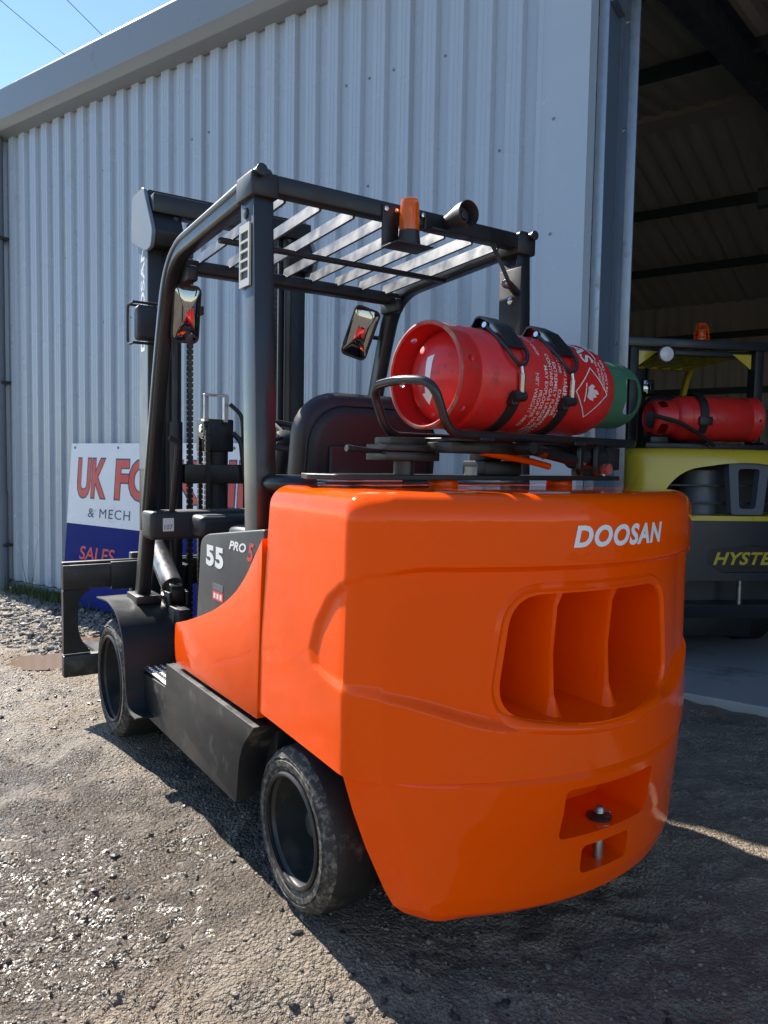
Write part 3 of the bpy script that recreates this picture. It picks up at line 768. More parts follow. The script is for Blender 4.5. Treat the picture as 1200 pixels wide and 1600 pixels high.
for s in (-1, 1):
    wheel(s, .065, .247, .20, .63, .168, 'rear_wheel', .042)
    wheel(s, 1.845, .288, .30, .72, .205, 'front_wheel', .06)
# front mudguards
for s in (-1, 1):
    bm = new(); P = round_path([(0, 2.02, .655), (0, 1.80, .672), (0, 1.64, .645), (0, 1.525, .55), (0, 1.49, .42), (0, 1.475, .29), (0, 1.42, .235), (0, 1.32, .235)], .06, 5)
    sweep(bm, [(s*.62, p.y, p.z) for p in P], rect(.24, .009), (1, 0, 0)); finish('mudguard', bm, 'black', fk, 32, .002, 1)
    quick('wheel_housing', 'black', fk, (s*.50, s*.44, 1.48, 2.0, .3, .66) if s > 0 else (-.50, -.44, 1.48, 2.0, .3, .66), bevel=.006)
    quick('leg_foot', 'black', fk, (s*.63, s*.51, 1.69, 1.87, .66, .70) if s > 0 else (-.63, -.51, 1.69, 1.87, .66, .70), bevel=.006)

# ---------------- overhead guard
og = empty('overhead_guard'); og.parent = fk
for s in (-1, 1):
    path = round_path([(s*.575, 1.80, .64), (s*.575, 1.485, 1.80), (s*.575, 1.345, 2.215), (s*.575, .40, 2.262)], .20, 9)
    bm = new(); sweep(bm, path, rrect(.062, .078, .016), (1, 0, 0)); finish('front_leg', bm, 'gloss_black', og, 32)
    path = round_path([(s*.597, 1.69, 1.02), (s*.597, 1.455, 1.86), (s*.597, 1.31, 2.234), (s*.597, .372, 2.281)], .20, 9)
    bm = new(); tube(bm, path, .017, 10); lg = finish('rail_tube', bm, 'gloss_black', og, 40)
    bm = new(); loft(bm, [[(s*.538, .36, .56), (s*.610, .36, .56), (s*.610, .463, .56), (s*.538, .463, .56)], [(s*.538, .358, 1.12), (s*.610, .358, 1.12), (s*.610, .463, 1.12), (s*.538, .463, 1.12)], [(s*.538, .403, 2.235), (s*.610, .403, 2.235), (s*.610, .513, 2.235), (s*.538, .513, 2.235)]])
    po = finish('rear_post', bm, 'gloss_black', og, 32, .006, 2)
    quick('post_cap', 'black', og, *((min(s*a, s*b_), max(s*a, s*b_), y0, y1, z0, z1) for a, b_, y0, y1, z0, z1 in ((.525, .625, .385, .52, 2.205, 2.285),)), bevel=.010)
    bm = new(); lathe(bm, [(.374, .0175), (.368, .019), (.364, .019), (.363, .001)], 'y', 16, (s*.597, 0, 2.281)); finish('tube_cap', bm, 'black', og, 40)
    if s < 0:
        bm = new(); lathe(bm, [(-.006, .001), (-.006, .014), (-.003, .018), (.004, .018)], 'x', 20, (-.610, .462, 2.165)); finish('post_plug', bm, 'black', og, 40)
        # louvred plate on the post
        fr = []
        bmf = new(); z0, z1 = 1.925, 2.128; ya, yb = .418, .500
        sl = (z1-z0-.05)/5
        box(bmf, -.618, -.611, ya, ya+.010, z0, z1); box(bmf, -.618, -.611, yb-.010, yb, z0, z1)
        box(bmf, -.618, -.611, ya+.010, yb-.010, z0, z0+.025); box(bmf, -.618, -.611, ya+.010, yb-.010, z1-.025, z1)
        for i in range(1, 5): box(bmf, -.618, -.611, ya+.010, yb-.010, z0+.025+sl*i-.004, z0+.025+sl*i+.004)
        pl = finish('louvre_plate', bmf, 'cream', og, 0)
        quick('louvre_backing', 'plastic', og, (-.6125, -.6112, ya+.011, yb-.011, z0+.026, z1-.026), bevel=0, smooth=0)
    else:
        quick('post_plate', 'black', og, (.532, .5385, .37, .50, 1.62, 2.15), bevel=.004)
        for z in (1.72, 1.80, 1.90, 2.02):
            bm = new(); lathe(bm, [(.0, .015), (-.008, .015), (-.012, .008), (-.012, .001)], 'x', 10, (.532, .425, z)); finish('bolt', bm, 'bright', og, 40)
quick('rear_beam', 'black', og, (-.53, .53, .392, .452, 2.226, 2.286), bevel=.008)
bm = new(); sweep(bm, [(-.55, 1.30, 2.172), (.55, 1.30, 2.172)], rrect(.055, .07, .012), (0, 0, 1)); finish('front_beam', bm, 'black', og, 32)
for i in range(8):
    x = -.4746+.1356*i
    bm = new(); box(bm, -.0045, .0045, -.43, .43, -.027, .027, Matrix.Translation((x, 0, 0)) @ Matrix.Rotation(R(14), 4, 'Y'))
    o = finish('roof_bar', bm, 'slat', og, 32, .002, 1); o.location = (0, .872, 2.224); o.rotation_euler = (R(-2.4), 0, 0)
quick('cross_bar', 'black', og, (-.54, .54, .87, .90, 2.178, 2.197), bevel=.004)
for s in (-1, 1): quick('gusset', 'black', og, (min(s*.50, s*.548), max(s*.50, s*.548), 1.22, 1.36, 2.10, 2.165), bevel=.01)
# beacon on its bracket
bk = quick('beacon_bracket', 'black', fk, (-.125, -.055, .384, .3915, 2.122, 2.272), (-.125, .03, .285, .3915, 2.118, 2.1235), bevel=.0015)
bm = new(); lathe(bm, [(2.1235, .041), (2.135, .041), (2.165, .037), (2.176, .037)], 'z', 28, (-.043, .335, 0)); bc = finish('beacon', bm, 'plastic', fk, 40)
bm = new(); lathe(bm, [(2.1765, .036), (2.20, .037), (2.27, .0335), (2.284, .030), (2.290, .02), (2.291, .001)], 'z', 28, (-.043, .335, 0)); finish('amber_lens', bm, 'amber', bc, 40)
bm = new(); lathe(bm, [(2.178, .020), (2.20, .020), (2.225, .010), (2.255, .010), (2.256, .001)], 'z', 14, (-.043, .335, 0)); finish('beacon_core', bm, 'bright', bc, 40)
for x, z in ((-.112, 2.255), (-.068, 2.255)):
    bm = new(); lathe(bm, [(.3835, .009), (.378, .009), (.377, .005)], 'y', 8, (x, 0, z)); finish('bolt', bm, 'bright', bk, 30)
# warning horn
bm = new(); lathe(bm, [(.42, .020), (.37, .026), (.30, .044), (.262, .047), (.258, .044), (.275, .036), (.30, .030), (.30, .001)], 'y', 28, (.168, 0, 2.262)); hn = finish('warning_horn', bm, 'plastic', fk, 40)
bm = new(); lathe(bm, [(.296, .018), (.285, .016), (.282, .001)], 'y', 20, (.168, 0, 2.262)); finish('horn_core', bm, 'black', hn, 40)
quick('horn_bracket', 'black', hn, (.06, .235, .335, .3915, 2.205, 2.212), (.06, .075, .384, .3915, 2.216, 2.275), bevel=.002)
bm = new(); lathe(bm, [(.3835, .009), (.378, .009), (.377, .005)], 'y', 8, (.05, 0, 2.262)); finish('bolt', bm, 'bright', hn, 30)
bm = new(); tube(bm, [(.40, .40, 2.222), (.42, .37, 2.15), (.46, .36, 2.07), (.505, .38, 2.045), (.533, .41, 2.05)], .008, 8, .04); finish('cable', bm, 'cable', fk, 40)
bm = new(); lathe(bm, [(.0, .018), (-.02, .018), (-.03, .012)], 'x', 10, (.531, .44, 2.09)); finish('cable_gland', bm, 'steel', fk, 40)

# ---------------- mirrors and lamps on the guard
def mirror(name, loc, w, h, rz, rx, side):
    e = empty(name); e.parent = fk; e.location = loc; e.rotation_euler = (rx, 0, rz)
    bm = new(); sec = rrect(w, h, .03, 5)
    loft(bm, [[(x*k, y, z*k) for x, z in sec] for y, k in ((.030, .80), (.022, .93), (.008, 1.0), (-.004, 1.0), (-.008, .985), (-.008, .92), (-.004, .91))]); finish('mirror_housing', bm, 'plastic', e, 40)
    bm = new(); loft(bm, [[(x*k, -.005-.011*(1-(k/.915)**2), z*k) for x, z in sec] for k in (.915, .86, .76, .64, .5, .35, .2, .08, .01)]); finish('mirror_glass', bm, 'mirror', e, 30)
    return e
ml = mirror('mirror', (-.505, 1.36, 1.985), .122, .250, R(-3), R(11), -1)
bm = new(); tube(bm, [(-.555, 1.40, 2.16), (-.52, 1.40, 2.15), (-.50, 1.395, 2.11), (-.50, 1.395, 2.02)], .011, 8, .03); finish('mirror_arm', bm, 'black', fk, 40)
mr_ = mirror('mirror', (.452, 1.47, 2.02), .140, .265, 0, 0, 1); mr_.rotation_mode = 'YXZ'; mr_.rotation_euler = (R(12), R(17), R(-21))
bm = new(); tube(bm, [(.57, 1.45, 2.0), (.52, 1.54, 2.02), (.45, 1.53, 2.02)], .011, 8, .03); finish('mirror_arm', bm, 'black', fk, 40)
lp = empty('work_lamp'); lp.parent = fk; lp.location = (-.50, 1.96, 2.03)
quick('lamp_body', 'plastic', lp, (-.055, .055, -.03, .05, -.085, .085), bevel=.018, seg=3)
bm = new(); tube(bm, [(-.066, .0, -.10), (-.072, .09, -.10), (-.072, .09, .10), (-.066, .0, .10)], .007, 8, .03); tube(bm, [(.066, .0, -.10), (.072, .09, -.10), (.072, .09, .10), (.066, .0, .10)], .007, 8, .03)
tube(bm, [(-.07, .09, .10), (.07, .09, .10)], .007, 8); tube(bm, [(-.066, .0, .10), (.066, .0, .10)], .007, 8); tube(bm, [(-.066, 0, -.10), (.066, 0, -.10)], .007, 8); finish('lamp_guard', bm, 'black', lp, 40)
quick('lamp_glass', 'lamp', lp, (-.045, .045, .0505, .056, -.07, .07), bevel=.006)
quick('lamp_arm', 'black', lp, (.05, .11, -.012, .012, -.012, .012), (.095, .112, -.5, .012, -.02, .02), bevel=.004)

# ---------------- seat, controls, dashboard
def cushion(name, w, h, d, loc, rot, mtn, r=.1, parent=None):
    bm = new(); sec = rrect(w, h, r, 8)
    loft(bm, [[(x*k, y, z*k) for x, z in sec] for y, k in ((-d/2, .86), (-d/2+.012, .93), (-d/2+.035, .985), (0, 1), (d/2-.035, .985), (d/2-.01, .93), (d/2, .84))]); return finish(name, bm, mtn, parent or fk, 40, loc=loc, rot=rot)
stt = empty('seat'); stt.parent = fk
cushion('backrest', .64, .52, .13, (-.02, .66, 1.36), (R(8), 0, 0), 'seat', .17, stt)
cushion('backrest_shell', .60, .44, .06, (-.02, .590, 1.35), (R(8), 0, 0), 'plastic', .15, stt)
quick('map_pocket', 'seat', stt, (-.24, .20, .533, .552, 1.17, 1.415), bevel=.02, seg=3)
cushion('seat_cushion', .56, .56, .15, (-.02, .92, 1.18), (R(90), 0, 0), 'seat', .12, stt)
quick('seat_base', 'plastic', stt, (-.22, .18, .68, 1.05, 1.0, 1.13), bevel=.02)
quick('cowl', 'plastic', fk, (-.62, .62, 1.50, 1.66, .985, 1.115), (-.30, .30, 1.50, 1.72, .50, 1.10), bevel=.02, seg=3)
quick('cowl_end', 'plastic', fk, (-.44, .44, 1.36, 1.53, 1.00, 1.10), bevel=.03, seg=3)
quick('noise_sticker', 'white', fk, (-.565, -.515, 1.4975, 1.4992, 1.025, 1.085), bevel=0, smooth=0)
me = text_fit('107', .036, .022); remap(me, lambda a, b_, c: Vector((-.558+a, 1.4968, 1.033+b_))); link('sticker_number', me, 'black', fk, 0)
quick('caution_plate', 'grey_insert', fk, (-.40, -.30, 1.388, 1.46, 1.1006, 1.1024), bevel=0, smooth=0)
bm = new(); tube(bm, [(-.03, 1.52, 1.05), (-.03, 1.36, 1.43)], .035, 12); scol = finish('steering_column', bm, 'plastic', fk, 40)
bm = new(); P = []
for i in range(32): t = 2*math.pi*i/32; P.append((.175*math.cos(t), .175*math.sin(t), 0))
sweep(bm, P, circ(.014, 10), (0, 0, 1), closed=True); sw = finish('steering_wheel', bm, 'plastic', fk, 40, loc=(-.03, 1.33, 1.47), rot=(R(24), 0, 0))
bm = new(); lathe(bm, [(-.03, .04), (.01, .05), (.02, .03), (.021, .001)], 'z', 20)
for a in (90, 210, 330): tube(bm, [(0, 0, 0), (.172*math.cos(R(a)), .172*math.sin(R(a)), 0)], .010, 8)
finish('wheel_spokes', bm, 'plastic', sw, 40)
bm = new(); lathe(bm, [(0, .012), (.03, .014), (.055, .022), (.07, .015), (.072, .001)], 'z', 14, (-.17, .0, .01)); finish('spinner_knob', bm, 'black', sw, 40)
for i, x in enumerate((.14, .20, .26)):
    bm = new(); tube(bm, [(x, 1.50, 1.08), (x, 1.42, 1.24), (x, 1.40, 1.30)], .008, 8); lathe(bm, [(1.29, .001), (1.292, .014), (1.33, .018), (1.345, .001)], 'z', 12, (x, 1.40, 0)); finish('control_lever', bm, 'black', fk, 40)
bm = new(); tube(bm, [(-.27, 1.15, .52), (-.27, 1.17, .98), (-.27, 1.22, 1.06)], .022, 10, .05); finish('parking_brake', bm, 'black', fk, 40)
for x in (-.30, -.14): quick('pedal', 'black', fk, (x, x+.09, 1.40, 1.46, .55, .64), bevel=.01)
bm = new(); tube(bm, [(-.555, 1.44, 1.45), (-.512, 1.44, 1.43), (-.512, 1.56, 1.02), (-.55, 1.59, .99)], .014, 8, .05); finish('grab_handle', bm, 'black', fk, 40)

# ---------------- mast, chains, carriage, tilt cylinders
ms = empty('mast'); ms.parent = fk
for s in (-1, 1):
    def chan(x0, x1, y0, y1, z0, z1, t, name, mtn='black', op=-1):
        bx = [(x0, x1, y0, y0+t, z0, z1), (x0, x1, y1-t, y1, z0, z1)]
        bx.append((x0, x0+t, y0+t, y1-t, z0, z1) if op > 0 else (x1-t, x1, y0+t, y1-t, z0, z1))
        return quick(name, mtn, ms, *bx, bevel=.003)
    if s < 0: oc = chan(-.455, -.365, 2.10, 2.27, .12, 2.50, .022, 'outer_upright', op=1); chan(-.362, -.282, 2.09, 2.25, .14, 2.62, .02, 'inner_upright', op=1)
    else: chan(.365, .455, 2.10, 2.27, .12, 2.50, .022, 'outer_upright', op=-1); chan(.282, .362, 2.09, 2.25, .14, 2.62, .02, 'inner_upright', op=-1)
    bm = new(); tube(bm, [(s*.325, 2.055, .15), (s*.325, 2.055, 1.55)], .036, 16); tube(bm, [(s*.325, 2.055, 1.55), (s*.325, 2.055, 2.60)], .024, 14); finish('lift_cylinder', bm, 'oily' if s > 0 else 'black', ms, 40)
    bm = new()
    for i in range(76): z = .35+.0295*i; box(bm, s*.243-.014, s*.243+.014, 2.055, 2.083, z, z+.023); box(bm, s*.243-.008, s*.243+.008, 2.06, 2.078, z+.023, z+.0295)
    tag(finish('lift_chain', bm, 'oily', ms, 0), kind='stuff')
    poly = round_poly([(1.97, 2.50), (2.13, 2.755), (2.34, 2.755), (2.36, 2.52), (2.10, 2.42), (2.0, 2.42)], .03)
    bm = new(); prism(bm, poly, 'x', s*.472, s*.452); finish('mast_head_plate', bm, 'pipe', ms, 32, .003, 1)  # grey instead of mast black: sunlight on the plate put into its colour
    bm = new(); prism(bm, [(1.985, 2.505), (2.125, 2.735), (2.32, 2.735), (2.33, 2.53), (2.10, 2.44), (2.01, 2.44)], 'x', s*.451, s*.30); finish('mast_head_block', bm, 'black', ms, 32, .006, 2)
me = text_fit('DOOSAN', .56, .07, offset=.03); remap(me, lambda a, b_, c: Vector((-.4572, 2.155+b_, 1.92+a))); link('mast_lettering', me, 'white', ms, 0)
quick('mast_lit_face', 'pipe', ms, (-.4562, -.4552, 2.108, 2.262, 1.3, 2.49), bevel=0, smooth=0)  # pale sheet painted as the sunlit left face of the upright
quick('top_crossmember', 'black', ms, (-.45, .45, 2.02, 2.12, 2.605, 2.70), (-.45, .45, 2.12, 2.32, 2.67, 2.745), bevel=.008)
quick('middle_crossmember', 'oily', ms, (-.28, .28, 2.04, 2.085, 1.225, 1.33), bevel=.006)
quick('lower_crossmember', 'black', ms, (-.42, .42, 2.02, 2.095, .30, .45), bevel=.006)
fl = empty('free_lift_cylinder'); fl.parent = fk
bm = new(); tube(bm, [(-.05, 2.17, .2), (-.05, 2.17, 1.42)], .06, 20); finish('barrel', bm, 'black', fl, 40)
quick('cylinder_head', 'black', fl, (-.155, .02, 2.10, 2.22, 1.40, 1.58), bevel=.008)
bm = new(); box(bm, -.16, -.138, 2.07, 2.10, 1.56, 1.70); box(bm, -.048, -.026, 2.07, 2.10, 1.56, 1.70); box(bm, -.16, -.026, 2.07, 2.10, 1.70, 1.712); finish('head_bracket', bm, 'steel', fl, 20, .002, 1)
for x in (-.17,):
    bm = new(); lathe(bm, [(x, .022), (x, .05), (x+.008, .055), (x+.022, .050), (x+.03, .055), (x+.036, .05), (x+.036, .022)], 'x', 28, (0, 2.10, 1.52)); finish('chain_wheel', bm, 'oily', fl, 40)
    bm = new(); lathe(bm, [(x-.006, .001), (x-.006, .018), (x, .022)], 'x', 16, (0, 2.10, 1.52)); finish('wheel_pin', bm, 'bright', fl, 40)
bm = new()
for i in range(38):
    z = .40+.0295*i
    for yy in (2.045, 2.155): box(bm, -.168, -.142, yy-.012, yy+.012, z, z+.023); box(bm, -.163, -.147, yy-.007, yy+.007, z+.023, z+.0295)
tag(finish('head_chain', bm, 'oily', fl, 0), kind='stuff')
bm = new(); tube(bm, [(.0, 2.06, 1.50), (.03, 2.02, 1.46), (.06, 2.02, 1.2), (.05, 2.02, .8)], .016, 8, .05); tube(bm, [(-.02, 2.06, 1.66), (.04, 2.03, 1.60), (.055, 2.04, 1.40), (.09, 2.04, .9)], .012, 8, .05); finish('hydraulic_hose', bm, 'black', fl, 40)
# carriage
cr = empty('carriage'); cr.parent = fk
quick('upper_bar', 'black_dusty', cr, (-.84, .84, 2.315, 2.375, .655, .785), (-.84, .84, 2.335, 2.375, .785, .80), bevel=.004)
quick('lower_bar', 'black_dusty', cr, (-.84, .84, 2.315, 2.375, .185, .30), bevel=.004)
quick('carriage_plate', 'black', cr, (-.60, -.02, 2.285, 2.313, .645, .795), (.02, .60, 2.285, 2.313, .645, .795), bevel=.004)
for s in (-1, 1):
    poly = round_poly([(s*.84, .31), (s*.84, .65), (s*.70, .65), (s*.765, .60), (s*.765, .40), (s*.70, .31)], [.005, .005, .01, .06, .06, .01], 6)
    bm = new(); prism(bm, poly, 'y', 2.32, 2.37); finish('carriage_end', bm, 'black_dusty', cr, 30, .003, 1)
    quick('fork_shank', 'black', cr, (min(s*.33, s*.47), max(s*.33, s*.47), 2.378, 2.43, .06, .83), bevel=.006)
    bm = new(); loft(bm, [[(s*.33, y, .06), (s*.47, y, .06), (s*.47, y, zt_), (s*.33, y, zt_)] for y, zt_ in ((2.431, .115), (3.0, .10), (3.62, .075))]); finish('fork_blade', bm, 'black', cr, 20, .004, 1)
    quick('carriage_roller_plate', 'black', cr, (min(s*.22, s*.27), max(s*.22, s*.27), 2.10, 2.313, .2, .78), bevel=.004)
# tilt cylinders
for s in (-1, 1):
    tcl = empty('tilt_cylinder'); tcl.parent = fk
    bm = new(); tube(bm, [(s*.45, 2.03, .925), (s*.45, 1.72, .735)], .052, 22); finish('barrel', bm, 'steel', tcl, 40)
    bm = new(); tube(bm, [(s*.45, 2.10, .968), (s*.45, 2.02, .92)], .026, 14); finish('rod', bm, 'bright', tcl, 40)
    bm = new(); tube(bm, [(s*.45-.03, 1.685, .70), (s*.45+.03, 1.685, .70)], .055, 22); box(bm, s*.45-.025, s*.45+.025, 1.68, 1.75, .66, .76); finish('clevis', bm, 'oily', tcl, 40, .004)
    bm = new(); tube(bm, [(s*.45-.06, 1.685, .70), (s*.45+.06, 1.685, .70)], .02, 12); finish('pivot_pin', bm, 'bright', tcl, 40)
    quick('clevis_bracket', 'black', tcl, (s*.45-.05, s*.45-.035, 1.62, 1.75, .50, .72), (s*.45+.035, s*.45+.05, 1.62, 1.75, .50, .72), bevel=.004)
# ------------------------------------------------------------------ gas bottle carrier on the counterweight
ca = empty('bottle_carrier'); ca.parent = fk
TX, TY, TZ, TYAW, TRAD = -.292, -.115, 1.612, R(6), .157
for x, y in ((-.14, -.02), (.43, .03)):
    bm = new(); lathe(bm, [(1.276, .047), (1.302, .047)], 'z', 28, (x, y, 0)); finish('mounting_boss', bm, 'orange', ca, 40, .003, 2)
bm = new(); prism(bm, round_poly([(-.61, .02), (-.57, -.10), (.66, -.06), (.66, .10), (-.57, .13)], .02), 'z', 1.302, 1.318); finish('base_plate', bm, 'black', ca, 30, .002, 1)
bm = new(); lathe(bm, [(1.318, .022), (1.345, .022), (1.346, .018)], 'z', 6, (-.07, -.07, 0)); finish('plate_bolt', bm, 'steel', ca, 30)
quick('post_block', 'black', ca, (.0, .16, -.06, .06, 1.318, 1.365), (.02, .10, -.03, .05, 1.365, 1.42), bevel=.006)
bm = new(); lathe(bm, [(1.318, .032), (1.36, .032)], 'z', 20, (-.30, -.03, 0)); finish('swivel_post', bm, 'oily', ca, 40)
quick('latch_block', 'oily', ca, (-.40, -.205, -.085, .03, 1.360, 1.385), (-.40, -.205, -.085, .03, 1.388, 1.408), (-.37, -.22, -.06, .03, 1.408, 1.43), bevel=.003)
bm = new(); tube(bm, [(-.40, -.05, 1.386), (-.47, -.07, 1.388), (-.53, -.075, 1.392)], [.006, .009, .010], 10); finish('release_handle', bm, 'gloss_black', ca, 40)
def cz(a, y, z):   # carrier frame coordinates follow the bottle's yaw
    c, s = math.cos(TYAW), math.sin(TYAW); return (TX+c*a-s*y, TY+s*a+c*y, z)
fz = 1.436
loop = [cz(.88, -.13, fz), cz(-.02, -.13, fz), cz(-.085, -.13, fz+.145), cz(-.10, .0, fz+.155), cz(-.085, .14, fz+.145), cz(-.02, .14, fz), cz(.88, .14, fz)]
bm = new(); tube(bm, loop, .0135, 12, .055); finish('frame_tube', bm, 'gloss_black', ca, 40)
bm = new(); tube(bm, [cz(.88, -.13, fz), cz(.93, -.10, fz), cz(.93, .11, fz), cz(.88, .14, fz)], .0135, 12, .05); finish('frame_end', bm, 'gloss_black', ca, 40)
for a in (.12, .56):
    bm = new(); box(bm, a-.03, a+.03, -.15, .15, fz-.016, fz-.004); bmesh.ops.transform(bm, matrix=Matrix.Translation((TX, TY, 0)) @ Matrix.Rotation(TYAW, 4, 'Z'), verts=bm.verts); finish('frame_cross_plate', bm, 'black', ca, 30, .002, 1)
bm = new()
for y0, y1 in ((-.07, .07),):
    box(bm, .05, .62, y0, y1, fz-.050, fz-.018)
bmesh.ops.transform(bm, matrix=Matrix.Translation((TX, TY, 0)) @ Matrix.Rotation(TYAW, 4, 'Z'), verts=bm.verts); finish('swing_arm', bm, 'oily', ca, 30, .006, 2)
bm = new(); tube(bm, [cz(.33, -.14, 1.402), cz(.56, -.12, 1.372)], .019, 14); gs = finish('gas_strut', bm, 'gloss_black', ca, 40)
bm = new(); tube(bm, [cz(.355, -.137, 1.399), cz(.39, -.134, 1.394)], .0198, 14); finish('strut_label', bm, 'bright', ca, 40)
bm = new(); tube(bm, [cz(.56, -.12, 1.372), cz(.63, -.115, 1.364)], .008, 10); finish('strut_rod', bm, 'bright', ca, 40)
bm = new(); tube(bm, [cz(.29, -.14, 1.405), cz(.335, -.14, 1.402)], .016, 12); tube(bm, [cz(.30, -.17, 1.405), cz(.30, -.11, 1.405)], .018, 12); finish('strut_eye', bm, 'black', ca, 40)
bm = new(); tube(bm, [cz(.20, -.05, 1.39), cz(.42, -.06, 1.365), cz(.50, -.07, 1.35)], .011, 10); finish('reflection_pipe', bm, 'orange', ca, 40)  # orange colour stands in for a strip of orange reflection below the bottle
# hinge lug, bushing and valve gear at the right end
for a in (.60, .69):
    poly = [(p[0], p[1]+1.375) for p in rrect(.07, .11, .033, 6)]
    bm = new(); prism(bm, poly, 'y', -.008, .008); bmesh.ops.transform(bm, matrix=Matrix.Translation(cz(a, -.12, 0)) @ Matrix.Rotation(TYAW+R(25), 4, 'Z'), verts=bm.verts); finish('hinge_lug', bm, 'black', ca, 30, .003, 1)
bm = new(); tube(bm, [cz(.61, -.08, 1.385), cz(.76, -.08, 1.385)], .042, 18); finish('hinge_barrel', bm, 'black', ca, 40)
bm = new(); tube(bm, [cz(.745, -.135, 1.345), cz(.745, -.11, 1.345)], .018, 14); finish('hinge_cap', bm, 'red_worn', ca, 40)
quick('end_bracket', 'black', ca, (.50, .60, -.10, .02, 1.34, 1.42), (.52, .64, .0, .06, 1.318, 1.40), bevel=.005)
bm = new(); lathe(bm, [(1.318, .016), (1.40, .016), (1.405, .01)], 'z', 12, (.60, -.02, 0)); finish('hinge_pin', bm, 'steel', ca, 40)
